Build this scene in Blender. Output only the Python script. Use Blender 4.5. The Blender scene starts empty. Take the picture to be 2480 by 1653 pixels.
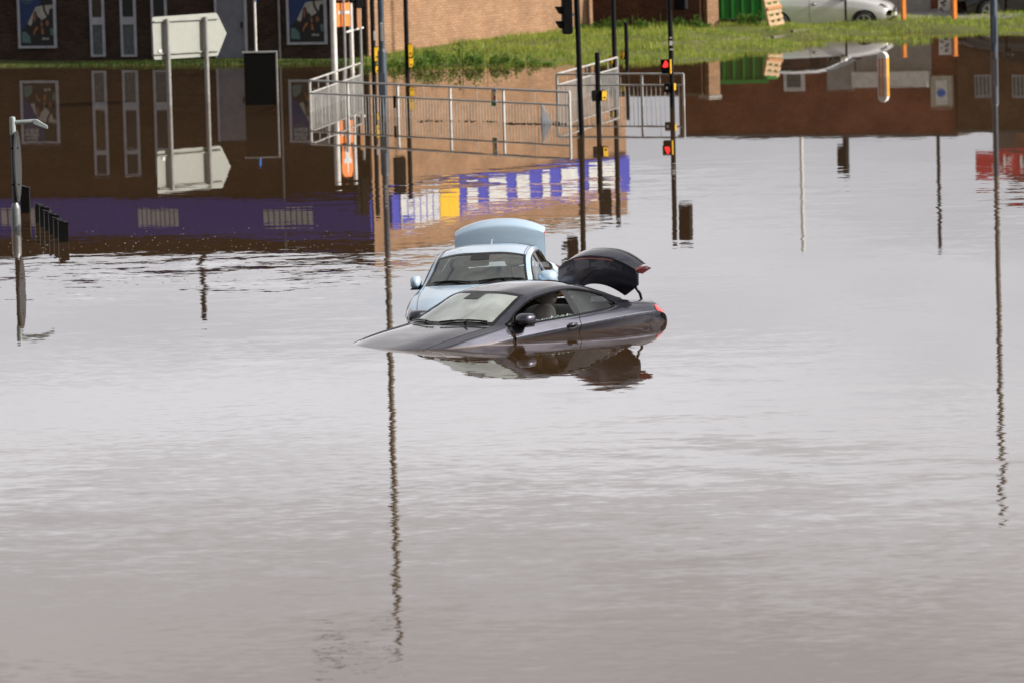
import bpy, math, random
import numpy as np
from mathutils import Vector, Matrix
random.seed(7); rng = np.random.default_rng(7)
R_ = math.radians
scene = bpy.context.scene
COL = scene.collection

# ------------------------------------------------------------------ camera
FX = 200/36*2480.0
CAMH = 7.7
PITCH = math.atan((826.5+573)/FX)
ROLL = R_(1.5)
cd = bpy.data.cameras.new("camera"); cam = bpy.data.objects.new("camera", cd); COL.objects.link(cam)
cd.sensor_width = 36; cd.lens = 200; cd.clip_end = 3000; cd.clip_start = 1
cd.dof.use_dof = True; cd.dof.focus_distance = 79.5; cd.dof.aperture_fstop = 3.2
_fw = Vector((0, math.cos(PITCH), -math.sin(PITCH))); _up = Vector((0, math.sin(PITCH), math.cos(PITCH))); _rt = Vector((1, 0, 0))
CR = _rt*math.cos(ROLL) - _up*math.sin(ROLL); CU = _up*math.cos(ROLL) + _rt*math.sin(ROLL)
CO = Vector((0, 0, CAMH))
cam.matrix_world = Matrix(((CR.x, CU.x, -_fw.x, CO.x), (CR.y, CU.y, -_fw.y, CO.y), (CR.z, CU.z, -_fw.z, CO.z), (0, 0, 0, 1)))
scene.camera = cam
scene.render.resolution_x = 1024; scene.render.resolution_y = 682

def ray(px, py): return _fw + CR*((px-1240)/FX) - CU*((py-826.5)/FX)
def at(px, py, Y):                       # point on the sight line at distance Y
    d = ray(px, py); return CO + d*(Y/d.y)
def wat(px, py, z=0.0):                  # point on the water level
    d = ray(px, py); return CO + d*((z-CAMH)/d.z)
def onplane(px, py, p0, n):
    d = ray(px, py); return CO + d*((p0-CO).dot(n)/d.dot(n))

# ------------------------------------------------------------------ world, sun
SUN_AZ = Vector((0.966, -0.258, 0)).normalized(); SUN_EL = R_(30)
w = bpy.data.worlds.new("World"); scene.world = w; w.use_nodes = True
nt = w.node_tree; N = nt.nodes; L = nt.links; N.clear()
out = N.new('ShaderNodeOutputWorld'); bg = N.new('ShaderNodeBackground'); bg.inputs[1].default_value = 0.1
L.new(bg.outputs[0], out.inputs[0])
sky = N.new('ShaderNodeTexSky'); sky.sky_type = 'NISHITA'; sky.sun_disc = False
sky.sun_elevation = SUN_EL; sky.sun_rotation = math.atan2(SUN_AZ.x, SUN_AZ.y)
sky.air_density = 1.0; sky.dust_density = 1.0
tc = N.new('ShaderNodeTexCoord')
sep = N.new('ShaderNodeSeparateXYZ'); L.new(tc.outputs['Generated'], sep.inputs[0])
def wmath(op, a, b=None, clamp=False):
    n = N.new('ShaderNodeMath'); n.operation = op; n.use_clamp = clamp
    for i, v in enumerate((a, b)):
        if v is None: continue
        if isinstance(v, (int, float)): n.inputs[i].default_value = v
        else: L.new(v, n.inputs[i])
    return n.outputs[0]
def wmap(v, a, b, c, d, smooth=True):
    n = N.new('ShaderNodeMapRange'); n.interpolation_type = 'SMOOTHSTEP' if smooth else 'LINEAR'
    L.new(v, n.inputs[0])
    for i, x in enumerate((a, b, c, d)): n.inputs[i+1].default_value = x
    return n.outputs[0]
mp = N.new('ShaderNodeMapping'); mp.inputs['Scale'].default_value = (2.2, 2.2, 9.0); L.new(tc.outputs['Generated'], mp.inputs[0])
n1 = N.new('ShaderNodeTexNoise'); n1.inputs['Scale'].default_value = 1.6; n1.inputs['Detail'].default_value = 6; n1.inputs['Roughness'].default_value = 0.55
L.new(mp.outputs[0], n1.inputs['Vector'])
mp2 = N.new('ShaderNodeMapping'); mp2.inputs['Scale'].default_value = (7, 7, 34); mp2.inputs['Location'].default_value = (3, 1, 2); L.new(tc.outputs['Generated'], mp2.inputs[0])
n2 = N.new('ShaderNodeTexNoise'); n2.inputs['Scale'].default_value = 1.3; n2.inputs['Detail'].default_value = 5
L.new(mp2.outputs[0], n2.inputs['Vector'])
cover = wmap(sep.outputs[2], 0.20, 0.9, 0.34, 0.10)
mask = wmap(wmath('ADD', n1.outputs[0], cover), 0.46, 0.62, 0.0, 1.0)
front = wmap(sep.outputs[1], -0.6, 0.5, 0.42, 1.0)
# bank of bright cloud: darker on the horizon, brightest about 8 degrees up
elev_a = wmap(sep.outputs[2], 0.050, 0.118, 0.63, 1.20)
elev_b = wmath('MULTIPLY', wmap(sep.outputs[2], 0.115, 0.165, 1.0, 0.70), wmap(sep.outputs[2], 0.25, 0.5, 1.0, 0.62))
shade = wmap(n2.outputs[0], 0.32, 0.68, 0.86, 1.12)
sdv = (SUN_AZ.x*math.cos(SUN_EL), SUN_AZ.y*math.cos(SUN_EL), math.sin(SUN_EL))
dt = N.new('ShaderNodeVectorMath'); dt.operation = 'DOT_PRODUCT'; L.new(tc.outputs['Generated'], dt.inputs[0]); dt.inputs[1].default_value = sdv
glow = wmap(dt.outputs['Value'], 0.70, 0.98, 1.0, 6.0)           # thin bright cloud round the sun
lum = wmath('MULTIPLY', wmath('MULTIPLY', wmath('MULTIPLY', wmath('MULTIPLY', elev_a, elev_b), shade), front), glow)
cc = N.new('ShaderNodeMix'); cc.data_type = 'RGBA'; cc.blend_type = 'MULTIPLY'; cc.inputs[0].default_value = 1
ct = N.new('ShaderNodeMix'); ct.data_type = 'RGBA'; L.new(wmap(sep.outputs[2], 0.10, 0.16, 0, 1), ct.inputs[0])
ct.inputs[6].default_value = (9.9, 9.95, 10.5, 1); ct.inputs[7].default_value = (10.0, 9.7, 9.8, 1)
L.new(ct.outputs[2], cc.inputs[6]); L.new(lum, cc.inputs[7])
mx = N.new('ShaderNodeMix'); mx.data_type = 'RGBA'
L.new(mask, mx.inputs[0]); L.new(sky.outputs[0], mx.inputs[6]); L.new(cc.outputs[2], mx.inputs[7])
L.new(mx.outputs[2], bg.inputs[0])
sl = bpy.data.lights.new("sun", 'SUN'); sl.energy = 4.7; sl.angle = R_(0.53); sl.color = (1.0, 0.91, 0.79)
so = bpy.data.objects.new("sun", sl); COL.objects.link(so)
sd = Vector((SUN_AZ.x*math.cos(SUN_EL), SUN_AZ.y*math.cos(SUN_EL), math.sin(SUN_EL)))
so.rotation_euler = sd.to_track_quat('Z', 'Y').to_euler(); so.location = (60, 40, 60)
scene.view_settings.view_transform = 'Standard'; scene.view_settings.look = 'None'
scene.view_settings.exposure = 0; scene.view_settings.gamma = 1

# ------------------------------------------------------------------ materials
def srgb(r, g, b):
    f = lambda c: (c/255/12.92 if c/255 <= .04045 else ((c/255+.055)/1.055)**2.4)
    return (f(r), f(g), f(b))
class NT:
    def __init__(s, name):
        s.m = bpy.data.materials.new(name); s.m.use_nodes = True; s.t = s.m.node_tree; s.t.nodes.clear()
        s.o = s.new('ShaderNodeOutputMaterial')
    def new(s, t, **k):
        n = s.t.nodes.new(t)
        for a, b in k.items(): setattr(n, a, b)
        return n
    def lk(s, a, b): s.t.links.new(a, b)
    def val(s, sock, v):
        if hasattr(v, 'is_linked') or hasattr(v, 'links'): s.lk(v, sock)
        else: sock.default_value = v
    def math(s, op, a, b=0.0, clamp=False):
        n = s.new('ShaderNodeMath', operation=op, use_clamp=clamp); s.val(n.inputs[0], a); s.val(n.inputs[1], b); return n.outputs[0]
    def maprange(s, v, a, b, c, d, smooth=True):
        n = s.new('ShaderNodeMapRange', interpolation_type='SMOOTHSTEP' if smooth else 'LINEAR'); s.lk(v, n.inputs[0])
        for i, x in enumerate((a, b, c, d)): n.inputs[i+1].default_value = x
        return n.outputs[0]
    def noise(s, vec, scale, detail=3, rough=.5, color=False):
        n = s.new('ShaderNodeTexNoise'); n.inputs['Scale'].default_value = scale; n.inputs['Detail'].default_value = detail
        n.inputs['Roughness'].default_value = rough
        if vec is not None: s.lk(vec, n.inputs['Vector'])
        return n.outputs[1 if color else 0]
    def mix(s, f, a, b):
        n = s.new('ShaderNodeMix', data_type='RGBA'); s.val(n.inputs[0], f)
        for i, c in ((6, a), (7, b)): s.val(n.inputs[i], c if not isinstance(c, tuple) or len(c) == 4 else (*c, 1))
        return n.outputs[2]
    def objco(s): return s.new('ShaderNodeTexCoord').outputs['Object']
    def principled(s, base, rough=.5, metal=0, **k):
        p = s.new('ShaderNodeBsdfPrincipled')
        s.val(p.inputs['Base Color'], (*base, 1) if isinstance(base, tuple) and len(base) == 3 else base)
        s.val(p.inputs['Roughness'], rough); p.inputs['Metallic'].default_value = metal
        for a, b in k.items(): s.val(p.inputs[a.replace('_', ' ')], b)
        s.lk(p.outputs[0], s.o.inputs[0]); return p
M = {}
def plain(name, c, rough=.5, metal=0, var=.12, scale=6, **k):
    t = NT(name); co = t.objco(); n = t.noise(co, scale, 5, .6)
    v = t.maprange(n, .3, .7, 1-var, 1+var)
    hsv = t.new('ShaderNodeHueSaturation'); hsv.inputs['Color'].default_value = (*c, 1); t.lk(v, hsv.inputs['Value'])
    r = t.maprange(n, .3, .7, max(0, rough-.06), min(1, rough+.08))
    t.principled(hsv.outputs[0], r, metal, **k); M[name] = t.m; return t.m
def paint(name, c, rough=.28, metal=.5, coat=1.0, dirt=.25, inner=(.02, .02, .022), cior=1.65, tide=None):
    t = NT(name); co = t.objco()
    n = t.noise(co, 9, 6, .65)
    base = t.mix(t.maprange(n, .5, .8, 0, dirt*.35), (*c, 1), (.16, .13, .10, 1))
    geo = t.new('ShaderNodeNewGeometry')
    if tide:
        sz = t.new('ShaderNodeSeparateXYZ'); t.lk(co, sz.inputs[0])
        zz = t.math('ADD', sz.outputs[2], t.math('MULTIPLY', t.math('SUBTRACT', t.noise(co, 16, 4, .6), .5), .05))
        mud = t.maprange(zz, tide, tide+.02, .35, 0)
        base = t.mix(mud, base, (.12, .085, .05, 1)); coat = t.math('SUBTRACT', coat, mud, True)
        rough = t.math('ADD', rough, t.math('MULTIPLY', mud, .5))
    p = t.principled(base, rough, metal, Coat_Weight=coat, Coat_Roughness=.015, Coat_IOR=cior)
    p2 = t.new('ShaderNodeBsdfPrincipled'); p2.inputs['Base Color'].default_value = (*inner, 1); p2.inputs['Roughness'].default_value = .8
    ms = t.new('ShaderNodeMixShader'); t.lk(geo.outputs['Backfacing'], ms.inputs[0]); t.lk(p.outputs[0], ms.inputs[1]); t.lk(p2.outputs[0], ms.inputs[2])
    t.lk(ms.outputs[0], t.o.inputs[0]); M[name] = t.m; return t.m
def glass(name, tint=(.75, .82, .8), ior=1.6, droplets=0, veil=0):
    t = NT(name); tr = t.new('ShaderNodeBsdfTransparent'); tr.inputs[0].default_value = (*tint, 1)
    gl = t.new('ShaderNodeBsdfGlossy'); gl.inputs['Roughness'].default_value = .012; gl.inputs[0].default_value = (.95, 1, .99, 1)
    fr = t.new('ShaderNodeFresnel'); fr.inputs[0].default_value = ior
    if droplets:
        co = t.objco(); n = t.noise(co, 70, 2, .5)
        b = t.new('ShaderNodeBump'); b.inputs['Strength'].default_value = droplets; b.inputs['Distance'].default_value = .004
        t.lk(t.maprange(n, .58, .75, 0, 1), b.inputs['Height']); t.lk(b.outputs[0], gl.inputs['Normal'])
    base = tr.outputs[0]
    if veil:                                             # pale diffuse veil, paints bright sky reflection into the glass
        df = t.new('ShaderNodeBsdfDiffuse'); df.inputs[0].default_value = (.80, .88, .86, 1)
        mf = t.new('ShaderNodeMixShader'); n = t.noise(t.objco(), 2.5, 4, .5)
        t.lk(t.maprange(n, .3, .7, veil*.7, veil*1.25), mf.inputs[0]); t.lk(base, mf.inputs[1]); t.lk(df.outputs[0], mf.inputs[2]); base = mf.outputs[0]
    ms = t.new('ShaderNodeMixShader'); t.lk(fr.outputs[0], ms.inputs[0]); t.lk(base, ms.inputs[1]); t.lk(gl.outputs[0], ms.inputs[2])
    t.lk(ms.outputs[0], t.o.inputs[0]); M[name] = t.m; return t.m
def emis(name, c, s):
    t = NT(name); e = t.new('ShaderNodeEmission'); e.inputs[0].default_value = (*c, 1); e.inputs[1].default_value = s
    t.lk(e.outputs[0], t.o.inputs[0]); M[name] = t.m; return t.m
def brick(name, c1, c2, mortar, msize=.010, bump=.4, vstain=.25, var=.8):
    t = NT(name); co = t.objco(); sp = t.new('ShaderNodeSeparateXYZ'); t.lk(co, sp.inputs[0])
    cb = t.new('ShaderNodeCombineXYZ'); t.lk(sp.outputs[0], cb.inputs[0]); t.lk(sp.outputs[2], cb.inputs[1])
    b = t.new('ShaderNodeTexBrick'); t.lk(cb.outputs[0], b.inputs['Vector'])
    b.inputs['Scale'].default_value = 1; b.inputs['Brick Width'].default_value = .225; b.inputs['Row Height'].default_value = .075
    b.inputs['Mortar Size'].default_value = msize; b.inputs['Mortar Smooth'].default_value = .3; b.inputs['Bias'].default_value = 0
    b.inputs['Color1'].default_value = (*c1, 1); b.inputs['Color2'].default_value = (*c2, 1); b.inputs['Mortar'].default_value = (*mortar, 1)
    n = t.noise(cb.outputs[0], .9, 6, .6); n2 = t.noise(cb.outputs[0], 14, 3, .6)
    h = t.new('ShaderNodeHueSaturation'); t.lk(b.outputs[0], h.inputs['Color'])
    t.lk(t.math('MULTIPLY', t.maprange(n, .3, .7, 1-vstain, 1+vstain), t.maprange(n2, .25, .75, 1-.22*var, 1+.22*var)), h.inputs['Value'])
    p = t.principled(h.outputs[0], .9, 0, Specular_IOR_Level=.2)
    bp = t.new('ShaderNodeBump'); bp.inputs['Strength'].default_value = bump; bp.inputs['Distance'].default_value = .008
    t.lk(t.math('MULTIPLY', b.outputs[1], -1.0), bp.inputs['Height']); t.lk(bp.outputs[0], p.inputs['Normal'])
    M[name] = t.m; return t.m

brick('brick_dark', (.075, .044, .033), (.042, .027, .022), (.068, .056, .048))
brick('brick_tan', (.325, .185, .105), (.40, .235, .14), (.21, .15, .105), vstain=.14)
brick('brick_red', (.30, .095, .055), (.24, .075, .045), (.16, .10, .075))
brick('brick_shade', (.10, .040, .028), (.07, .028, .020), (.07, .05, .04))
brick('brick_brown', (.14, .075, .045), (.11, .06, .04), (.12, .09, .07))
plain('black_metal', (.005, .005, .006), .5, Specular_IOR_Level=.2)
plain('black_plastic', (.005, .005, .005), .5, Specular_IOR_Level=.15)
plain('trim_black', (.004, .004, .004), .25)
plain('rubber', (.012, .012, .012), .7)
plain('galv', (.52, .52, .50), .5, .35)
plain('steel_blue', (.055, .075, .10), .42, .2)
plain('grey_frame', (.42, .44, .50), .5)
plain('grey_panel', (.20, .21, .26), .5)
plain('sign_back', (.37, .39, .355), .6, .1, var=.05)
plain('sign_dark', (.035, .04, .042), .5)
plain('sign_rib', (.30, .31, .29), .6)
plain('post_grey', (.31, .31, .30), .55, .2)
plain('post_mid', (.22, .24, .25), .42, .4)
plain('weathered_steel', (.17, .145, .115), .6, .1)
plain('lamp_grey', (.36, .42, .42), .4, .2)
plain('white_paint', (.78, .77, .74), .5)
plain('white_letters', (.64, .64, .63), .5)
plain('orange', (.92, .25, .035), .5, var=.05)
plain('orange_post', (.75, .22, .02), .5)
plain('orange_bright', (.90, .40, .03), .5)
plain('yellow', (.85, .50, .015), .4)
plain('fascia_blue', (.045, .055, .42), .45)
plain('poster_blue', (.012, .035, .14), .35)
plain('poster_dark', (.010, .010, .011), .35)
plain('poster_pale', (.42, .42, .38), .35)
plain('poster_skin', (.25, .11, .06), .4)
plain('poster_orange', (.35, .13, .03), .4)
plain('poster_teal', (.10, .20, .20), .4)
plain('poster_letters', (.55, .57, .52), .4)
plain('green_paint', (.015, .17, .02), .45)
plain('green_light', (.08, .42, .10), .45)
plain('wood_pale', (.62, .43, .26), .75, var=.25, scale=14)
plain('wood_board', (.55, .26, .11), .75)
plain('roof_felt', (.10, .10, .10), .9)
plain('shutter_grey', (.36, .35, .33), .6)
plain('canopy_white', (.70, .68, .64), .6)
plain('red_sign', (.42, .03, .03), .45)
plain('blue_sign', (.02, .16, .62), .4)
plain('concrete', (.36, .34, .32), .85)
plain('kerb_stone', (.17, .155, .12), .9)
plain('tarmac', (.20, .195, .19), .9)
plain('leather_grey', (.60, .57, .54), .55, var=.05)
plain('cloth_dark', (.045, .047, .05), .85)
plain('interior_dark', (.014, .014, .015), .8)
plain('red_lens', (.85, .02, .03), .12, Coat_Weight=1.0)
plain('pink_lens', (.70, .20, .20), .15, Coat_Weight=1.0)
plain('chrome', (.75, .75, .76), .12, 1.0)
plain('alloy', (.55, .55, .56), .3, .9)
plain('number_plate', (.8, .8, .78), .4)
plain('sail_white', (.62, .66, .70), .5)
plain('debris', (.05, .035, .02), .9)
plain('bark', (.07, .05, .035), .9)
plain('lens_clear', (.6, .62, .65), .08, Coat_Weight=1.0)
plain('lens_dark', (.05, .055, .06), .08, Coat_Weight=1.0)
plain('plaque_beige', (.50, .46, .38), .6)
paint('paint_navy', (.062, .063, .090), .28, .75, tide=.765)
paint('paint_navy_trim', (.062, .063, .090), .28, .75)
paint('paint_sky', (.55, .73, .92), .30, .12, coat=.8, cior=1.5, tide=.695)
paint('paint_sky_trim', (.55, .73, .92), .30, .12, coat=.8, cior=1.5)
paint('paint_silver', (.80, .80, .81), .30, .35)
paint('paint_black', (.008, .008, .010), .25, .3)
glass('glass_veiled', (.62, .70, .68), 2.2, 0, .60)
glass('glass_clear', (.58, .66, .65), 1.9, 0, .07)
glass('glass_side', (.55, .60, .60), 1.55)
glass('glass_wet', (.10, .11, .11), 1.75, .5)
plain('window_dark', (.010, .012, .012), .08)
plain('window_grey', (.10, .12, .13), .25)
plain('window_brown', (.05, .032, .008), .3)
emis('red_lamp', (1, .03, .03), 2.2)

def leafmat(name, a, b, rough=.55):
    t = NT(name); geo = t.new('ShaderNodeNewGeometry'); n = t.noise(geo.outputs['Position'], 2.2, 4, .6)
    n2 = t.noise(geo.outputs['Position'], 25, 2, .5)
    c = t.mix(t.maprange(t.math('ADD', t.math('MULTIPLY', n, .6), t.math('MULTIPLY', n2, .4)), .35, .65, 0, 1), (*a, 1), (*b, 1))
    p = t.principled(c, rough, 0, Specular_IOR_Level=.25)
    tl = t.new('ShaderNodeBsdfTranslucent'); t.lk(c, tl.inputs[0])
    ms = t.new('ShaderNodeMixShader'); ms.inputs[0].default_value = .35; t.lk(p.outputs[0], ms.inputs[1]); t.lk(tl.outputs[0], ms.inputs[2])
    t.lk(ms.outputs[0], t.o.inputs[0]); M[name] = t.m
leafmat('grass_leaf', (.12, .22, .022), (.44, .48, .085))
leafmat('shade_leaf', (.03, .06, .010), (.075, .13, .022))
leafmat('weed_leaf', (.055, .13, .018), (.15, .26, .04))
leafmat('tree_leaf', (.012, .022, .008), (.03, .045, .014))

# water: still, silt-brown, faint wind ripples as slopes
t = NT('flood_water'); geo = t.new('ShaderNodeNewGeometry'); pos = geo.outputs['Position']
sp = t.new('ShaderNodeSeparateXYZ'); t.lk(pos, sp.inputs[0])
def warp(scale, loc=(0, 0, 0), rot=0):
    m = t.new('ShaderNodeMapping'); m.inputs['Scale'].default_value = scale; m.inputs['Location'].default_value = loc
    m.inputs['Rotation'].default_value = (0, 0, rot); t.lk(pos, m.inputs[0]); return m.outputs[0]
def slope(vec, scale, detail, rough):
    c = t.noise(vec, scale, detail, rough, True)
    s = t.new('ShaderNodeVectorMath', operation='SUBTRACT'); t.lk(c, s.inputs[0]); s.inputs[1].default_value = (.5, .5, .5); return s.outputs[0]
def vscale(v, f):
    s = t.new('ShaderNodeVectorMath', operation='SCALE'); t.lk(v, s.inputs[0]); t.val(s.inputs['Scale'], f); return s.outputs[0]
def vadd(a, b):
    s = t.new('ShaderNodeVectorMath', operation='ADD'); t.lk(a, s.inputs[0]); t.lk(b, s.inputs[1]); return s.outputs[0]
near = t.maprange(sp.outputs[1], 52, 92, 1, .06)
mid = t.math('MULTIPLY', t.maprange(sp.outputs[1], 100, 114, 1, .0), t.math('MULTIPLY', t.maprange(sp.outputs[1], 84, 95, .14, 1), t.maprange(sp.outputs[0], -4.5, -1.5, .22, 1)))
patch = t.maprange(t.noise(warp((.10, .045, 1)), 1.0, 3, .5), .40, .66, .25, 1.6)
ex = t.math('DIVIDE', t.math('ADD', sp.outputs[0], 5.2), 5.5); ey = t.math('DIVIDE', t.math('SUBTRACT', sp.outputs[1], 86.8), 5.4)
rr = t.math('SQRT', t.math('ADD', t.math('MULTIPLY', ex, ex), t.math('MULTIPLY', ey, ey)))
gust = t.maprange(rr, .35, 1.1, 1, 0)
gustn = t.maprange(t.noise(warp((.5, .35, 1), (4, 2, 0)), 1.0, 3, .6), .38, .62, .25, 1.2)
gust = t.math('MULTIPLY', gust, gustn)
A1 = t.math('ADD', t.math('MULTIPLY', t.math('ADD', t.math('MULTIPLY', near, .026), t.math('MULTIPLY', mid, .022)), patch), t.math('ADD', t.math('MULTIPLY', gust, .048), .0009))
v1 = vscale(slope(warp((.55, 1.3, 1), (0, 0, 0), .10), 1.5, 3, .55), A1)
A2 = t.math('ADD', t.math('MULTIPLY', near, .020), t.math('ADD', .0012, t.math('MULTIPLY', gust, .034)))
A2 = t.math('ADD', A2, t.math('MULTIPLY', mid, .008))
v2 = vscale(slope(warp((1, 2.0, 1), (7, 3, 1), -.15), 5.0, 2, .5), A2)
v3 = vscale(slope(warp((.12, .25, 1), (2, 9, 4)), 1.0, 2, .5), .0018)
vs = vadd(vadd(v1, v2), v3)
s3 = t.new('ShaderNodeSeparateXYZ'); t.lk(vs, s3.inputs[0])
cbn = t.new('ShaderNodeCombineXYZ'); t.lk(s3.outputs[0], cbn.inputs[0]); t.lk(s3.outputs[1], cbn.inputs[1]); cbn.inputs[2].default_value = 1
nrm = t.new('ShaderNodeVectorMath', operation='NORMALIZE'); t.lk(cbn.outputs[0], nrm.inputs[0])
silt = t.mix(t.maprange(t.noise(warp((.06, .04, 1)), 1, 4, .6), .3, .7, 0, 1), (.056, .031, .013, 1), (.072, .041, .019, 1))
p = t.principled(silt, .012, 0, IOR=1.333, Normal=nrm.outputs[0]); M['flood_water'] = t.m

t = NT('earth'); co = t.objco(); n = t.noise(co, .8, 6, .6); n2 = t.noise(co, 9, 4, .6)
gcol = t.mix(t.maprange(n2, .35, .65, 0, 1), (.06, .085, .016, 1), (.14, .14, .03, 1))
c = t.mix(t.maprange(n, .5, .7, 0, .7), gcol, (.07, .055, .035, 1))
sp = t.new('ShaderNodeSeparateXYZ'); t.lk(co, sp.inputs[0])
far = t.maprange(t.math('ADD', sp.outputs[1], t.math('MULTIPLY', n, 2.0)), 162.2, 162.8, 0, 1)
rgt = t.maprange(sp.outputs[0], 5.5, 7.5, 0, 1)
c2 = t.mix(t.maprange(n2, .3, .7, 0, 1), (.30, .285, .27, 1), (.38, .36, .34, 1))
t.principled(t.mix(t.math('MULTIPLY', far, rgt), c, c2), .95); M['earth'] = t.m

# ------------------------------------------------------------------ mesh helpers
class MB:
    def __init__(s): s.v = []; s.f = []; s.m = []
    def add(s, vs, fs, mi=0):
        o = len(s.v); s.v += [tuple(v) for v in vs]; s.f += [tuple(i+o for i in f) for f in fs]; s.m += [mi]*len(fs); return s
    def box(s, c, d, rz=0, mi=0, bevel=0):
        cx, cy, cz = c; x, y, z = d[0]/2, d[1]/2, d[2]/2; ca, sa = math.cos(rz), math.sin(rz)
        def tr(a, b, h): return (cx+a*ca-b*sa, cy+a*sa+b*ca, cz+h)
        if not bevel:
            vs = [tr(a, b, h) for h in (-z, z) for a, b in ((-x, -y), (x, -y), (x, y), (-x, y))]
            s.add(vs, [(3, 2, 1, 0), (4, 5, 6, 7), (0, 1, 5, 4), (1, 2, 6, 5), (2, 3, 7, 6), (3, 0, 4, 7)], mi); return s
        b = bevel; rings = [(-z, b), (-z+b, 0), (z-b, 0), (z, b)]; vs = []
        for h, i in rings:
            X, Y = x-i, y-i; k = b*.7
            vs += [tr(p, q, h) for p, q in ((-X+k, -Y), (X-k, -Y), (X, -Y+k), (X, Y-k), (X-k, Y), (-X+k, Y), (-X, Y-k), (-X, -Y+k))]
        fs = [tuple(range(7, -1, -1)), tuple(range(24, 32))]
        for r in range(3):
            for j in range(8): fs.append((r*8+j, r*8+(j+1) % 8, r*8+8+(j+1) % 8, r*8+8+j))
        s.add(vs, fs, mi); return s
    def tube(s, path, r, n=8, mi=0, cap=True, closed=False):
        P = [Vector(p) for p in path]; rs = r if isinstance(r, (list, tuple)) else [r]*len(P); m = len(P); vs = []
        ref = None
        for i, p in enumerate(P):
            a = P[i-1] if (i > 0 or closed) else p; b = P[(i+1) % m] if (i < m-1 or closed) else p
            d = (b-a)
            d = d.normalized() if d.length > 1e-9 else Vector((0, 0, 1))
            if ref is None: ref = Vector((0, 0, 1)) if abs(d.z) < .9 else Vector((1, 0, 0))
            u = (ref - d*ref.dot(d)); u = u.normalized() if u.length > 1e-6 else d.orthogonal().normalized()
            ref = u; q = d.cross(u)
            vs += [p + (u*math.cos(2*math.pi*k/n) + q*math.sin(2*math.pi*k/n))*rs[i] for k in range(n)]
        fs = []
        for i in range(m if closed else m-1):
            for k in range(n):
                a = i*n+k; b = i*n+(k+1) % n; j = ((i+1) % m)*n
                fs.append((a, b, j+(k+1) % n, j+k))
        if cap and not closed: fs += [tuple(range(n-1, -1, -1)), tuple((m-1)*n+k for k in range(n))]
        s.add(vs, fs, mi); return s
    def lathe(s, prof, n=20, c=(0, 0, 0), mi=0):      # prof: (r, z)
        return s.tube([(c[0], c[1], c[2]+z) for r, z in prof], [max(r, 1e-4) for r, z in prof], n, mi)
    def slab(s, pts, nrm, th, mi=0):                 # polygon extruded along nrm
        P = [Vector(p) for p in pts]; o = Vector(nrm)*th; k = len(P)
        vs = P + [p+o for p in P]
        fs = [tuple(range(k-1, -1, -1)), tuple(range(k, 2*k))] + [(i, (i+1) % k, k+(i+1) % k, k+i) for i in range(k)]
        s.add(vs, fs, mi); return s
    def build(s, name, mat, parent=None, smooth=False, loc=(0, 0, 0), rot=(0, 0, 0), fix=True, angle=None):
        me = bpy.data.meshes.new(name); me.from_pydata(s.v, [], s.f)
        mats = mat if isinstance(mat, (list, tuple)) else [mat]
        for x in mats: me.materials.append(M[x])
        if len(mats) > 1: me.polygons.foreach_set('material_index', s.m)
        if fix:
            import bmesh
            bm = bmesh.new(); bm.from_mesh(me); bmesh.ops.recalc_face_normals(bm, faces=bm.faces); bm.to_mesh(me); bm.free()
        if smooth:
            me.polygons.foreach_set('use_smooth', [True]*len(me.polygons))
            if angle: me.set_sharp_from_angle(angle=R_(angle))
        me.update()
        o = bpy.data.objects.new(name, me); COL.objects.link(o); o.location = loc; o.rotation_euler = rot
        if parent: o.parent = parent
        return o
def tag(o, label=None, cat=None, group=None, kind=None):
    if label: o['label'] = label
    if cat: o['category'] = cat
    if group: o['group'] = group
    if kind: o['kind'] = kind
    return o
def thing(name, label, cat, loc=(0, 0, 0), rz=0, group=None):
    o = bpy.data.objects.new(name, None); COL.objects.link(o); o.location = loc; o.rotation_euler = (0, 0, rz); o.empty_display_size = .2
    return tag(o, label, cat, group)
def text_mb(body, size, depth=.004, bold=.0, shear=0):
    cu = bpy.data.curves.new("lettering", 'FONT'); cu.body = body; cu.size = size; cu.extrude = depth; cu.offset = bold; cu.shear = shear
    ob = bpy.data.objects.new("lettering", cu); COL.objects.link(ob)
    dg = bpy.context.evaluated_depsgraph_get(); me = bpy.data.meshes.new_from_object(ob.evaluated_get(dg))
    mb = MB(); mb.add([tuple(v.co) for v in me.vertices], [tuple(p.vertices) for p in me.polygons])
    bpy.data.objects.remove(ob); bpy.data.curves.remove(cu); bpy.data.meshes.remove(me); return mb
def upright(mb, origin, ux, scale_x=1.0):            # text in local XY -> plane spanned by ux and Z
    ux = Vector(ux); uz = Vector((0, 0, 1)); n = ux.cross(uz)
    mb.v = [tuple(Vector(origin) + ux*(x*scale_x) + uz*y + n*z) for x, y, z in mb.v]; return mb
def facing_rz(a, b): return math.atan2(b.y-a.y, b.x-a.x)

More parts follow.
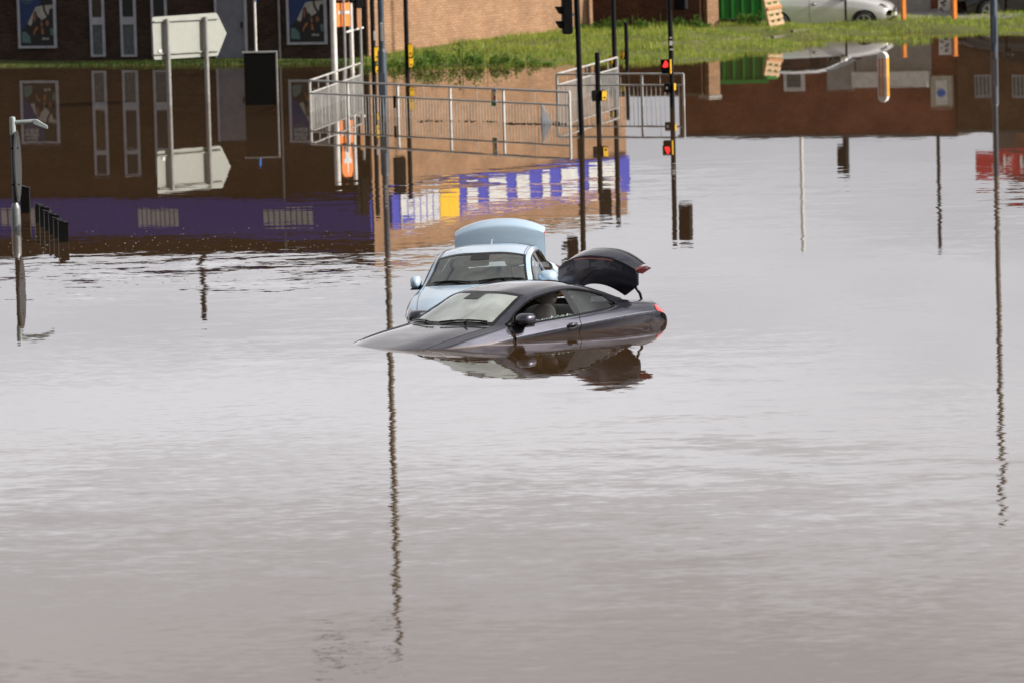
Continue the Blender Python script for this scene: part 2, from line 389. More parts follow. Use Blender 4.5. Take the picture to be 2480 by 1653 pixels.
# ------------------------------------------------------------------ ground, water
def ground_h(x, y):
    n = (.030*np.sin(x*1.3+.7*y) + .025*np.sin(x*.47-1.1*y+1.3) + .02*np.sin(2.3*x+1.7*y+.4))
    h = np.full_like(x, -1.3)
    # grass bank on the right of the brick corner
    shore = 145.6 + .5*np.sin(x*.8+.6) + np.clip((x-4.5)*.9, 0, 7.5)
    bank = (y-shore)*np.where(x > 5, .020, .028)
    bank = np.where(bank > .24, .24+(bank-.24)*.15, bank)
    bank = np.where(bank < 0, bank*3, bank)
    wl = np.clip((x+4.5)/1.2, 0, 1)
    # narrow strip under the dark wall
    wallY = WL0.y + (x-WL0.x)*(WL1.y-WL0.y)/(WL1.x-WL0.x)
    strip = np.clip((y-(wallY-1.15))*.10, -1.3, .10)
    strip = np.where(strip < 0, strip*4, strip)
    g = strip*(1-wl) + bank*wl
    g = g + n*(.4+np.clip((x-5.5)/3, 0, 1)*1.5) - np.clip((x-5.5)/4, 0, 1)*.13*np.clip((161-y)/6, 0, 1)
    return np.maximum(h, g)
WL0 = wat(50, 156.5); WL1 = wat(745, 150.2)
xs = np.concatenate([np.linspace(-900, -40, 12), np.linspace(-36, -16, 10), np.arange(-15, 24, .25), np.linspace(25, 45, 12), np.linspace(60, 900, 12)])
ys = np.concatenate([np.linspace(-300, 120, 12), np.linspace(125, 142, 6), np.arange(143, 176, .25), np.linspace(180, 230, 8), np.linspace(260, 1600, 12)])
GX, GY = np.meshgrid(xs, ys); GZ = ground_h(GX, GY)
GZ = np.where(GY > 176, np.maximum(GZ, .35), GZ)
mb = MB(); nx = len(xs)
mb.v = list(zip(GX.ravel().tolist(), GY.ravel().tolist(), GZ.ravel().tolist()))
mb.f = [(j*nx+i, j*nx+i+1, (j+1)*nx+i+1, (j+1)*nx+i) for j in range(len(ys)-1) for i in range(nx-1)]; mb.m = [0]*len(mb.f)
tag(mb.build('ground', 'earth', smooth=True, fix=False), kind='structure')
mb = MB(); mb.add([(-900, -300, 0), (900, -300, 0), (900, 178, 0), (-900, 178, 0)], [(0, 1, 2, 3)])
tag(mb.build('flood_water', 'flood_water', fix=False), kind='structure')

# ------------------------------------------------------------------ brick building with the blue fascia
uL = (WL1-WL0); uL.z = 0; uL.normalize()
nL = Vector((uL.y, -uL.x, 0))                         # outward normal of the dark front
corner = onplane(895, 153, WL0, nL); corner.z = 0
rend = at(1519, 456, 161.9); rend.z = 0
uR = (rend-corner).normalized(); nR = Vector((uR.y, -uR.x, 0))
ROOF = 5.15
LEN_L = 16.5; lend = corner - uL*LEN_L; LEN_R = (rend-corner).length
bld = thing('brick_building', 'brown brick shop building with blue fascia, narrow windows and a sunlit tan flank', 'building', corner)
angL = math.atan2(uL.y, uL.x); angR = math.atan2(uR.y, uR.x)
def wl(px, py): return onplane(px, py, corner, nL)     # point on the dark wall
def sL(p): return (p-corner).dot(uL)                   # distance along (negative to the left)
def hL(px, py): return wl(px, py).z
TH = .35
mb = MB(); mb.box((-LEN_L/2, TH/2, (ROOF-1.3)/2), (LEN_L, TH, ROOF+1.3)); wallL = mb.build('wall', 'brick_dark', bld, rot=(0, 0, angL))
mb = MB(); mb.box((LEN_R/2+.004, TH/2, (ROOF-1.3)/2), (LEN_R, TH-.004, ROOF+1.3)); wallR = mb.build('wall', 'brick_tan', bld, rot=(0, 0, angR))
tag(wallR, 'sunlit tan brick flank wall')
mb = MB(); back = [Vector((0, 0, 0)), uR*LEN_R, uR*LEN_R-nR*6, -uL*LEN_L-nL*9, -uL*LEN_L]
ins = [q-(nL*.1+nR*.1) if i < 2 else q for i, q in enumerate(back)]
mb.slab([q+Vector((0, 0, ROOF-.12)) for q in ins], (0, 0, 1), .08); mb.build('roof', 'roof_felt', bld)
mb = MB(); mb.slab([back[3], back[3]+Vector((0, 0, ROOF+1)), back[4]+Vector((0, 0, ROOF+1)), back[4]], uL, .2, 0)
mb.v = [(x, y, z-1) for x, y, z in mb.v]; mb.build('wall', 'brick_dark', bld)
mb = MB(); mb.slab([back[2]+Vector((0, 0, -1)), back[3]+Vector((0, 0, -1)), back[3]+Vector((0, 0, ROOF)), back[2]+Vector((0, 0, ROOF))], nL, .2)
mb.build('wall', 'brick_brown', bld)
# coping
mb = MB(); mb.box((-LEN_L/2, .12, ROOF+.03), (LEN_L, .5, .07)); mb.build('coping', 'concrete', bld, rot=(0, 0, angL))
mb = MB(); mb.box((LEN_R/2, .12, ROOF+.035), (LEN_R, .48, .07)); mb.build('coping', 'concrete', bld, rot=(0, 0, angR))
# fascia boards
mb = MB(); mb.box((-LEN_L/2, -.06, 4.12), (LEN_L-.1, .12, 1.0)); mb.build('fascia_board', 'fascia_blue', bld, rot=(0, 0, angL))
mb = MB(); mb.box((LEN_R*.5+.35, -.06, 4.0), (LEN_R-.8, .12, 1.0)); fr = mb.build('fascia_board', 'fascia_blue', bld, rot=(0, 0, angR))
def sR_of(px, py): return (onplane(px, py, corner+nR*.1, nR)-corner)
for px0, px1, py in ((338, 437, 517), (641, 763, 520), (-30, 130, 512)):
    a = sL(wl(px0, py)); b = sL(wl(px1, py)); mb = MB(); nb = 9
    for i in range(nb):
        c = a+(b-a)*(i+.5)/nb; wd = (b-a)/nb*.74
        mb.box((c, -.135, 4.12), (wd, .02, .42)); 
        if i % 3 == 0: mb.box((c+.01, -.139, 4.02), (wd*.3, .02, .16))
    mb.build('fascia_lettering', 'white_letters', bld, rot=(0, 0, angL))
for i, (px0, px1, py) in enumerate(((1128, 1154, 468), (1181, 1223, 458), (1248, 1279, 445), (1310, 1328, 437), (1356, 1396, 427), (1423, 1489, 407))):
    pa = sR_of(px0, py); pb = sR_of(px1, py); a, b = pa.dot(uR), pb.dot(uR)
    mb = MB(); mb.box(((a+b)/2, -.135, 3.92), (b-a, .02, .56)); mb.build('fascia_lettering', 'white_letters', bld, rot=(0, 0, angR))
a, b = sR_of(1115, 485).dot(uR), sR_of(1500, 410).dot(uR)
mb = MB(); mb.box(((a+b)/2, -.132, 4.33), (b-a, .015, .09)); mb.build('fascia_stripe', 'yellow', bld, rot=(0, 0, angR))
a, b, c = sR_of(968, 520).dot(uR), sR_of(1061, 520).dot(uR), sR_of(1109, 510).dot(uR)
mb = MB(); mb.box(((a+b)/2, -.14, 4.02), (b-a, .03, .98)); pw = mb.build('sign_panel', 'white_letters', bld, rot=(0, 0, angR))
mb = MB()
for k in range(1, 6): mb.box((a+(b-a)*k/6, -.158, 4.02), (.035, .01, .9))
mb.box(((a+b)/2, -.1625, 4.22), (b-a-.1, .01, .05)); mb.box(((a+b)/2, -.1625, 3.82), (b-a-.1, .01, .035)); mb.box((a+(b-a)*.17, -.166, 4.36), ((b-a)*.3, .008, .22)); mb.build('print', 'fascia_blue', pw)
mb = MB(); mb.box(((b+c)/2+.02, -.14, 4.02), (c-b-.04, .03, .9)); mb.build('sign_panel', 'yellow', bld, rot=(0, 0, angR))
# tall narrow windows
def window(px0, px1, pybot, brown=False):
    p0 = wl(px0, pybot); p1 = wl(px1, pybot); x0, x1 = sL(p0), sL(p1); zb = p0.z; zt = 3.0; fw = .055
    m = MB()
    for x in (x0+fw/2, x1-fw/2): m.box((x, -.02, (zb+zt)/2), (fw, .10, zt-zb))
    iw = x1-x0-2*fw; xc = (x0+x1)/2
    for za, zc in ((zb, zb+fw), (1.04, 1.24), (2.28, 2.44), (zt-fw, zt)): m.box((xc, -.02, (za+zc)/2), (iw, .095, zc-za))
    f = m.build('window', 'grey_frame', bld, rot=(0, 0, angL))
    for za, zc, mt in ((zb+fw, 1.04, 'window_grey'), (1.24, 2.28, 'window_brown' if brown else 'window_dark'), (2.44, zt-fw, 'window_dark')):
        q = MB(); q.box((xc, -.004, (za+zc)/2), (iw, .02, zc-za)); q.build('pane', mt, f)
window(222.5, 256.5, 138, True); window(296, 333, 138); window(371, 408, 137); window(20-170, 57-170, 139)
# grey service door, drain pipe
x0, x1 = sL(wl(525, 100)), sL(wl(600, 100))
mb = MB(); mb.box(((x0+x1)/2, -.02, 1.04), (x1-x0, .10, 2.06)); dr = mb.build('door', 'grey_panel', bld, rot=(0, 0, angL))
mb = MB(); mb.box((x1-.02, -.04, 1.05), (.045, .14, 2.1)); mb.box((x0+.02, -.04, 1.05), (.045, .14, 2.1)); mb.build('door_frame', 'grey_frame', dr)
mb = MB(); mb.box((x1-.13, -.09, 1.0), (.03, .05, .16)); mb.build('handle', 'black_metal', dr)
xp = sL(wl(678, 60)); mb = MB(); mb.tube([(xp, -.05, .0), (xp, -.05, 5.0)], .03, 8); mb.build('drain_pipe', 'post_grey', bld, rot=(0, 0, angL))
xp = sL(wl(893, 60)); mb = MB(); mb.box((xp-.02, -.03, 1.8), (.05, .06, 3.6)); mb.build('corner_trim', 'brick_tan', bld, rot=(0, 0, angL))
fl = at(492, 700, 152.6); mb = MB(); mb.tube([(fl.x-corner.x, 152.6-corner.y, 5.0), (fl.x-corner.x, 152.6-corner.y, 7.0)], .07, 8)
mb.build('roof_flue', 'black_metal', bld)
tp = uR*(LEN_R*.80)+nR*.06; mb = MB(); mb.tube([tp+Vector((0, 0, .1)), tp+Vector((0, 0, 5.0))], .05, 8); mb.build('drain_pipe', 'black_metal', bld)

# ------------------------------------------------------------------ framed posters
def poster(pxl, pyl, pxr, label):
    a = wl(pxl, pyl); zb = a.z; x0 = sL(a); x1 = sL(wl(pxr, pyl-2)); W_ = x1-x0; H_ = 1.70
    base = corner + uL*x0 + nL*.03; base.z = zb
    T = thing('framed_poster', label, 'poster', base, angL, 'framed posters on the dark brick wall')
    f = .062; m = MB()
    for xx in (f/2, W_-f/2): m.box((xx, -.02, H_/2), (f, .07, H_))
    for zz in (f/2, H_-f/2): m.box((W_/2, -.02, zz), (W_-2*f, .068, f))
    m.build('frame', 'grey_frame', T)
    m = MB(); m.box((W_/2, 0, H_/2), (W_-2*f, .03, H_-2*f)); sh = m.build('sheet', 'poster_blue', T)
    X0, Z0 = f, f; w_, h_ = W_-2*f, H_-2*f
    def shape(pts, mat, k, nm='picture'):
        q = MB(); q.slab([(X0+u*w_, -.0155-.0012*k, Z0+v*h_) for u, v in pts], (0, -1, 0), .001); q.build(nm, mat, sh)
    shape([(.62, .999), (.999, .999), (.999, .001), (.001, .001), (.001, .24), (.12, .31), (.5, .63), (.62, .72)], 'poster_dark', 0)
    shape([(.48, .66), (.62, .68), (.999, .70), (.999, .50), (.80, .49), (.62, .43), (.5, .46), (.30, .34), (.22, .38)], 'poster_pale', 1)
    shape([(.68, .70), (.74, .69), (.76, .60), (.86, .50), (.80, .48), (.70, .60)], 'poster_dark', 2)
    shape([(.40, .56), (.47, .60), (.53, .50), (.62, .46), (.60, .20), (.42, .18), (.34, .30)], 'poster_dark', 3)
    shape([(.41, .55), (.45, .57), (.48, .48), (.44, .40), (.40, .44)], 'poster_skin', 4)
    shape([(.88, .62), (.97, .64), (.999, .56), (.999, .3), (.80, .3), (.84, .5)], 'poster_dark', 3)
    shape([(.76, .42), (.82, .44), (.86, .38), (.82, .33), (.76, .35)], 'poster_skin', 4)
    shape([(.60, .40), (.66, .41), (.68, .34), (.62, .32)], 'poster_skin', 5)
    shape([(.62, .31), (.68, .30), (.70, .20), (.63, .20)], 'poster_orange', 6)
    shape([(.38, .22), (.46, .32), (.54, .33), (.52, .29), (.44, .24), (.40, .16)], 'poster_orange', 5)
    shape([(.88, .30), (.99, .29), (.99, .18), (.90, .18)], 'poster_teal', 6)
    shape([(.05, .24), (.16, .24), (.28, .16), (.30, .05), (.04, .06)], 'poster_teal', 1)
    for body, zz in (('BRAKE', .945), ('SAFETY', .877), ('CHECK', .808)):
        tm = text_mb(body, .115, .0008, .004)
        k = (.42*w_)/max(v[0] for v in tm.v) if body == 'SAFETY' else None
        tm.v = [(X0+.05*w_+x*1.02, -.0185-z, Z0+zz*h_-.03+y) for x, y, z in tm.v]; tm.build('lettering', 'poster_letters', sh)
    m = MB()
    for i in range(3): m.box((X0+.22*w_, -.0175, Z0+(.762-.022*i)*h_), (.34*w_*(1-.2*i), .002, .012))
    m.build('lettering', 'poster_teal', sh)
    tm = text_mb('Check', .085, .0008, .003, .3); tm.v = [(X0+.63*w_+x*.9, -.026-z, Z0+.105*h_+y) for x, y, z in tm.v]; tm.build('lettering', 'poster_letters', sh)
poster(47.5, 117.5, 139.3, 'blue framed safety poster left of the narrow windows, on the shaded wall')
poster(698, 108.5, 794, 'blue framed safety poster right of the grey door, beside the orange panelled sign')

# ------------------------------------------------------------------ right-hand buildings and yard
def wall_thing(name, label, cat, p0, p1, h, th, mat, z0=-1.2, coping=None):
    a = Vector((p0.x, p0.y, 0)); b = Vector((p1.x, p1.y, 0)); ln = (b-a).length
    T = thing(name, label, cat, a, facing_rz(a, b)); m = MB(); m.box((ln/2, th/2, (h+z0)/2), (ln, th, h-z0)); m.build('wall', mat, T)
    if coping:
        m = MB(); m.box((ln/2, th/2, h+.03), (ln+.04, th+.06, .07)); m.build('coping', coping, T)
    return T
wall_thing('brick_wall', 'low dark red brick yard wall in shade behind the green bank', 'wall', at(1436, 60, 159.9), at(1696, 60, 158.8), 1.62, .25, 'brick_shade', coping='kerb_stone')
pc = at(1716, 40, 159.0)
T = thing('brick_pier', 'sunlit tan brick pier standing at the end of the yard wall', 'pier', (pc.x, 159.1, 0), R_(38))
m = MB(); m.box((0, 0, .35), (.40, .40, 2.7)); m.build('shaft', 'brick_tan', T)
m = MB(); m.box((0, 0, 1.74), (.46, .46, .08)); m.build('cap', 'concrete', T)

D2 = 168.0
a = at(1640, 30, D2-.6); b = at(2312, 30, D2-3.3)
a.z = b.z = 0; angB = facing_rz(a, b); ln = (b-a).length; uB = (b-a).normalized(); nB = Vector((uB.y, -uB.x, 0))
red = thing('red_building', 'low red brick workshop behind the green bank with grey shutter and pale canopy', 'building', a, angB)
def sB(px, py): p_ = onplane(px, py, a, nB); return (p_-a).dot(uB), -p_.z      # from its mirror image
HB = 3.35
m = MB(); m.box((ln/2, 3, (HB-1)/2), (ln, 6, HB+1)); m.build('wall', 'brick_red', red)
m = MB(); m.box((ln/2, 3, HB+.04), (ln+.1, 6.1, .09)); m.build('roof', 'roof_felt', red)
x0, z1 = sB(1900, 222); x1, z0 = sB(1949, 170)
m = MB(); m.box(((x0+x1)/2, -.03, (z0+z1)/2), (x1-x0, .08, z1-z0)); wn = m.build('window', 'white_paint', red)
m = MB(); m.box(((x0+x1)/2, -.08, (z0+z1)/2), ((x1-x0)*.66, .03, (z1-z0)*.7)); m.build('pane', 'window_grey', wn)
x0, z1 = sB(2075, 211); x1, z0 = sB(2257, 171)
m = MB(); m.box(((x0+x1)/2, -.03, z0/2), (x1-x0, .06, z0)); sh = m.build('roller_shutter', 'shutter_grey', red)
m = MB(); m.box(((x0+x1)/2, -.28, (z0+z1)/2), (x1-x0, .56, z1-z0)); m.build('canopy', 'canopy_white', red)
x2, z3 = sB(2311, 259); x1b = x1+.03
m = MB(); m.box(((x1b+x2)/2, -.16, (1.62+z3)/2), (x2-x1b, .3, z3-1.62)); pn = m.build('sign_board', 'plaque_beige', red)
m = MB(); m.box(((x1b+x2)/2+.02, -.33, (1.7+z3)/2), ((x2-x1b)*.55, .02, (z3-1.62)*.72)); m.build('sign_panel', 'white_paint', pn)
m = MB(); m.tube([((x1b+x2)/2+.02, -.34, z3-.42), ((x1b+x2)/2+.02, -.36, z3-.42)], .13, 20); m.build('emblem', 'blue_sign', pn)
x0 = sB(2003, 160)[0]; x1 = sB(2070, 160)[0]
m = MB(); m.box(((x0+x1)/2, -.02, 1.0), (x1-x0, .05, 2.1)); m.build('shutter_panel', 'shutter_grey', red)
a2 = Vector((b.x+.02, b.y-.10, 0)); b2 = at(2700, 30, 162.4); a2.z = b2.z = 0
br = thing('brown_building', 'brown brick unit at the far right behind the dark parked car', 'building', a2, facing_rz(a2, b2)); ln2 = (b2-a2).length
m = MB(); m.box((ln2/2, 3, 1.05), (ln2, 6, 4.3)); m.build('wall', 'brick_brown', br)
m = MB(); m.box((ln2/2, 3, 3.24), (ln2+.1, 6.1, .09)); m.build('roof', 'roof_felt', br)
for xx in (.82, 1.98, 3.3):
    m = MB(); m.box((xx, -.02, 1.95), (.5, .06, .66)); wn = m.build('window', 'grey_frame', br)
    m = MB()
    for k in range(4): m.box((xx-.18+.12*k, -.05, 1.95), (.085, .02, .56))
    m.build('pane', 'window_grey', wn)
# shop with the red sign, farther right (seen in the water)
c1 = at(2456, 320, 182); c1.z = 0
shp = thing('shop_building', 'tall brown shop at the far right carrying a red name sign', 'building', c1)
m = MB(); m.box((6, 4, 2.6), (12, 8, 7.2)); m.build('wall', 'brick_brown', shp)
q0 = at(2363, 365, 181); q1 = at(2370, 426, 181); zlo, zhi = -q0.z, -q1.z
m = MB(); m.box(((q0.x-c1.x)+2.6, -1.0, (zlo+zhi)/2), (5.2, .3, zhi-zlo)); sg = m.build('sign_board', 'red_sign', shp)
tm = text_mb('TK MAXX', .62, .01, .012); tm = upright(tm, (q0.x-c1.x+.48, -1.16, zlo+.17), (1, 0, 0), .92); tm.build('sign_lettering', 'white_letters', sg)

def mast(px, pyr, D, r, mat, label, head=False):
    top = at(px, pyr, D); h = -top.z
    T = thing('tall_pole', label, 'pole', (top.x, D, 0)); m = MB(); m.tube([(0, 0, -.5), (0, 0, h)], r, 8); m.build('pole', mat, T)
    if head:
        m = MB(); m.box((-.12, 0, h-.55), (.3, .25, .85), bevel=.04); m.build('signal_head', 'black_plastic', T)
mast(1946, 612, 176, .055, 'white_paint', 'thin white pole mirrored between the puffin signal and the arched bollard')
mast(2050, 428, 176.3, .10, 'black_metal', 'short thick dark pole mirrored left of the arched bollard', True)
mast(2277, 612, 176.6, .055, 'black_metal', 'thin dark pole mirrored right of the arched bollard')

# green container, pallet, orange posts, patterned panel
g0 = at(1742, 50, 160.4); g1 = at(1856, 50, 160.4)
T = thing('green_container', 'bright green waste container beside the tan brick pier', 'container', ((g0.x+g1.x)/2, 160.6, .28)); wg = (g1.x-g0.x)
m = MB(); m.slab([(-wg/2, 0, .08), (wg/2, 0, .08), (wg/2, 0, 1.12), (-wg/2, 0, 1.12)], (0, 1, 0), .9)
m.build('body', 'green_paint', T)
m = MB()
for k in range(5): m.box((-wg/2+.1+k*(wg-.2)/4, -.03, .6), (.05, .055, .95))
m.box((0, -.035, 1.10), (wg+.06, .07, .07)); m.build('ribs', 'green_paint', T)
m = MB(); m.box((.0, .45, 1.17), (wg+.08, .98, .06)); m.build('lid', 'green_paint', T)
for sx in (-1, 1):
    for yy in (.12, .75): m = MB(); m.tube([(sx*(wg/2-.15)-.03, yy, .08), (sx*(wg/2-.15)+.03, yy, .08)], .08, 12); m.build('wheel', 'rubber', T)
gb = at(1866, 60, 160.8)
T = thing('green_box', 'light green board standing right of the green container', 'board', (gb.x, 161.2, .3)); m = MB(); m.box((0, 0, .52), (.36, .12, 1.0), bevel=.02); m.build('panel', 'green_light', T)
m = MB(); m.box((0, 0, 1.05), (.40, .16, .06)); m.build('cap', 'green_light', T)
# pallet leaning on its end
pp = at(1884, 54, 158.6)
T = thing('wooden_pallet', 'pale wooden pallet leaning against the side of the silver car', 'pallet', (pp.x-.05, 158.7, .22))
T.rotation_euler = (R_(-9), R_(-7), R_(28))
for k in range(3):
    m = MB(); m.box((-.19+.19*k, 0, .48), (.075, .09, .98)); m.build('bearer', 'wood_pale', T)
for s_ in (-1, 1):
    for k in range(6):
        m = MB(); m.box((0, s_*.057, .06+k*.168), (.48, .022, .10)); m.build('slat', 'wood_pale', T)
m = MB(); m.box((.03, -.09, .50), (.46, .02, .08)); tag(m.build('board', 'wood_board', T), 'orange board nailed across the pallet')
for px, lab in ((2188.5, 'orange post in front of the grey shutter, nearest the silver car'), (2312, 'orange post beside the dark parked car')):
    q = at(px, 58, 160.6); T = thing('orange_post', lab, 'post', (q.x, 160.6, 0), 0, 'orange posts at the yard entrance')
    m = MB(); m.box((0, 0, .18), (.115, .115, 1.26), R_(25), bevel=.012); m.build('post', 'orange_post', T)
    m = MB(); m.box((0, 0, .83), (.13, .13, .05), R_(25)); m.build('cap', 'orange_post', T)
q = at(2288, 50, 164.2); T = thing('notice_panel', 'pale patterned panel standing between the grey shutter and an orange post', 'panel', (q.x, 164.2, .2))
m = MB(); m.box((0, 0, .35), (.36, .05, .9)); m.build('panel', 'canopy_white', T)
m = MB()
for k in range(14): m.box((random.uniform(-.12, .12), -.03, .05+k*.05), (random.uniform(.05, .16), .012, random.uniform(.02, .05)), 0)
m.build('pattern', 'black_plastic', T)

# ------------------------------------------------------------------ street furniture
# back of a direction sign on two posts
b0 = wat(411, 254.5); b1 = wat(503.5, 247.5); uS = (b1-b0); uS.z = 0; uS.normalize(); nS = Vector((uS.y, -uS.x, 0))
T = thing('direction_sign', 'blank grey back of a pointed direction sign on two posts in the flood', 'road sign', b0)
Pp = b0 - nS*.085
pts = [onplane(x, y, Pp, nS)-b0 for x, y in ((368.5, 44), (371, 42), (521, 31.5), (526, 34), (549, 81), (528, 134), (524, 136), (377, 145.5), (373, 143))]
m = MB(); m.slab(pts, -nS, .012); m.build('sign_plate', 'sign_back', T)
q_ = onplane(385, 128, Pp+nS*.02, nS)-b0; m = MB(); m.slab([q_, q_+uS*.085, q_+uS*.085+Vector((0, 0, .065)), q_+Vector((0, 0, .065))], nS, .004); m.build('sticker', 'white_paint', T)
for ya, yb in ((53.5, 46.5), (133, 124.5)):
    A, B = onplane(372, ya, Pp+nS*.02, nS)-b0, onplane(526, yb-.5, Pp+nS*.02, nS)-b0
    m = MB(); m.tube([A, B], .028, 4); m.build('rail', 'sign_rib', T)
for px, py, top in ((411, 254.5, 46), (503.5, 247.5, 41)):
    bp = wat(px, py)-b0; tz = onplane(px-5, top, b0, nS).z
    m = MB(); m.tube([bp+Vector((0, 0, -.8)), bp+Vector((0, 0, tz))], .055, 14); m.build('post', 'post_grey', T, smooth=True, angle=40)
# black cabinet-like sign box
c0 = wat(593, 256); c1_ = wat(671, 254); uC = (c1_-c0); uC.z = 0; wC = uC.length; uC.normalize()
T = thing('sign_box', 'matt black upright box with thin grey rim standing in water', 'sign box', c0, math.atan2(uC.y, uC.x)+R_(0))
hC = 1.20
m = MB(); m.box((wC/2, .09, hC/2-.5), (wC-.02, .16, hC+1)); m.build('body', 'black_plastic', T)
m = MB(); m.box((wC/2, .10, hC+.02), (wC+.07, .22, .03)); m.box((wC+.016, .11, hC/2-.5), (.03, .20, hC+1)); m.build('rim', 'post_grey', T)
# pole with small blue disc
bp = wat(622, 190); T = thing('blue_sign_pole', 'thin pale pole with small round blue sign behind the black box', 'road sign', bp)
m = MB(); m.tube([(0, 0, -.5), (0, 0, 1.98)], .03, 10); m.build('pole', 'white_paint', T, smooth=True, angle=40)
m = MB(); m.tube([(-.03, -.045, 2.08), (-.02, -.062, 2.08)], .15, 24); T2 = m.build('sign_disc', 'blue_sign', T); T2.rotation_euler = (0, 0, R_(55))
# orange panelled sign between posts
bp = wat(811, 180); dirT = Vector((.70, .71, 0))
T = thing('orange_sign', 'tall sign with orange panels held between pale grey posts by the brick corner', 'sign', bp)
wT = .62; uT = dirT
def tb(u, z, off=0): return uT*u + Vector((0, 0, z)) + Vector((uT.y, -uT.x, 0))*off
for u, r in ((0, .075), (wT, .052)):
    m = MB(); m.tube([tb(u, -.6), tb(u, 2.78)], r, 14); m.build('post', 'white_paint', T, smooth=True, angle=40)
m = MB(); m.slab([tb(.10, 1.19), tb(wT-.07, 1.19), tb(wT-.07, 1.78), tb(.10, 1.78)], (uT.y, -uT.x, 0), .03); pn = m.build('lower_panel', 'orange', T)
m = MB(); m.slab([tb(.14, 1.50, .034), tb(wT-.07, 1.50, .034), tb(wT-.07, 1.57, .034), tb(.14, 1.59, .034)], (uT.y, -uT.x, 0), .006); m.build('stripe', 'white_letters', pn)
arc = [tb(wT/2+.02+.20*math.cos(R_(d)), 2.40+.24*math.sin(R_(d))) for d in range(0, 181, 15)]
m = MB(); m.slab([tb(wT/2-.14, 1.86), tb(wT/2+.18, 1.86)] + arc, (uT.y, -uT.x, 0), .03); pn = m.build('upper_panel', 'orange', T)
fig = [(-.10, 1.88), (-.03, 1.88), (0, 2.06), (.03, 1.88), (.10, 1.88), (.07, 2.10), (.16, 2.2), (.10, 2.26), (.03, 2.24), (.02, 2.52), (-.02, 2.52), (-.03, 2.24), (-.10, 2.26), (-.15, 2.2), (-.07, 2.10)]
m = MB(); m.slab([tb(wT/2+.02+x, z, .034) for x, z in fig], (uT.y, -uT.x, 0), .006); m.build('symbol', 'white_letters', pn)
m = MB(); m.tube([tb(.28, -.5, .10), tb(.28, 2.0, .10)], .03, 10); m.build('middle_post', 'post_grey', T, smooth=True, angle=40)
m = MB(); m.tube([tb(.36, 1.04, .08), tb(wT+.42, 1.12, .0)], .024, 8); m.build('crossbar', 'white_paint', T, smooth=True, angle=40)
bp2 = wat(876, 176); T = thing('sign_post', 'slim grey post with narrow brown plate beside the orange panelled sign', 'post', bp2)
m = MB(); m.tube([(0, 0, -.5), (0, 0, 2.2)], .032, 10); m.build('post', 'post_grey', T, smooth=True, angle=40)
m = MB(); m.box((-.03, -.04, 1.55), (.10, .012, .85), R_(20)); m.build('plate', 'wood_board', T)

# traffic signal poles
def pole(px, py, top_z, r, label, lean=(0, 0), name='signal_pole', cat='traffic light', base=None):
    b = wat(px, py); T = thing(name, label, cat, b)
    m = MB(); m.tube([(-lean[0]*.4, 0, -.8), (0, 0, 0), (lean[0]*top_z, lean[1]*top_z, top_z)], r, 16); m.build('pole', 'black_metal', T, smooth=True, angle=40)
    return T
def button_box(T, x, z, rz, tall=.30, face='yellow'):
    m = MB(); m.box((0, 0, 0), (.12, .10, tall+.03), bevel=.012); o = m.build('button_box', 'black_plastic', T, loc=(x, -.02, z), rot=(0, 0, rz))
    q = MB(); q.slab([(-.055, -.053, -tall/2), (.03, -.053, -tall/2), (.055, -.053, -tall*.1), (.055, -.053, tall/2), (-.055, -.053, tall/2)], (0, -1, 0), .012); q.build('face_plate', face, o)
    q = MB(); q.tube([(0, -.066, -tall*.2), (0, -.078, -tall*.2)], .02, 12); q.build('button', 'black_metal', o)
def signal_head(T, x, y, z0, rz, n=3, white_edge=False):
    h = .30*n; m = MB(); m.box((0, 0, h/2), (.28, .20, h+.04), bevel=.03); o = m.build('signal_head', 'black_plastic', T, loc=(x, y, z0), rot=(0, 0, rz))
    for k in range(n):
        zc = .15+.30*k; q = MB(); prof = []; vs = []; fs = []
        for j, (yy, cut) in enumerate(((-.10, 0), (-.24, 0))):
            for d in range(-30, 211, 20):
                rr_ = .105; dz = rr_*math.sin(R_(d)); ylen = yy if j == 0 else -.12-.13*(.5+.5*math.sin(R_(d)))
                vs.append((rr_*math.cos(R_(d)), ylen, zc+dz))
        n_ = len(vs)//2
        fs = [(i, i+1, n_+i+1, n_+i) for i in range(n_-1)]
        q.add(vs, fs); q.build('visor', 'black_plastic', o)
        q = MB(); q.tube([(0, -.095, zc), (0, -.105, zc)], .095, 18); q.build('lens', 'window_dark', o)
    return o
T = pole(907, 225.5, 3.0, .055, 'black signal pole left of the thick grey lamp post, with yellow button boxes')
button_box(T, .075, .56, R_(20), .16); button_box(T, .06, .92, R_(20), .32)
signal_head(T, -.33, 0, 2.04, R_(-70))
m = MB(); m.box((.045, -.03, 1.36), (.05, .06, .22)); m.build('sticker', 'white_letters', T)
T = pole(987, 187.5, 3.06, .058, 'black signal pole right of the thick grey lamp post, before the sunlit wall')
button_box(T, .085, .36, R_(15), .22); button_box(T, .085, .66, R_(10), .31)
signal_head(T, -.26, 0, 1.98, R_(200))
T = pole(1409, 328, 2.95, .055, 'tall leaning black signal pole in front, with large side-on signal head', (-.012, 0))
signal_head(T, -.245, .02, 2.12, R_(-82))
m = MB(); m.box((-.12, 0, 2.5), (.16, .03, .05)); m.box((-.12, 0, 2.9), (.16, .03, .05)); m.build('bracket', 'galv', T)
T = pole(1450.5, 300, 1.52, .055, 'short black post with yellow button box in front of the right railing', name='button_post', cat='crossing post')
button_box(T, .105, .60, R_(25), .20); button_box(T, -.07, .60, R_(200), .20)
T = pole(1490, 210, 3.3, .058, 'tall black signal pole behind the right railing, rising out of the frame')
button_box(T, -.07, .62, R_(-30), .19)
signal_head(T, -.3, 0, 2.3, R_(190))
T = pole(1519, 172.6, 1.22, .052, 'short black post standing before the grass bank, with one yellow button box', name='button_post', cat='crossing post')
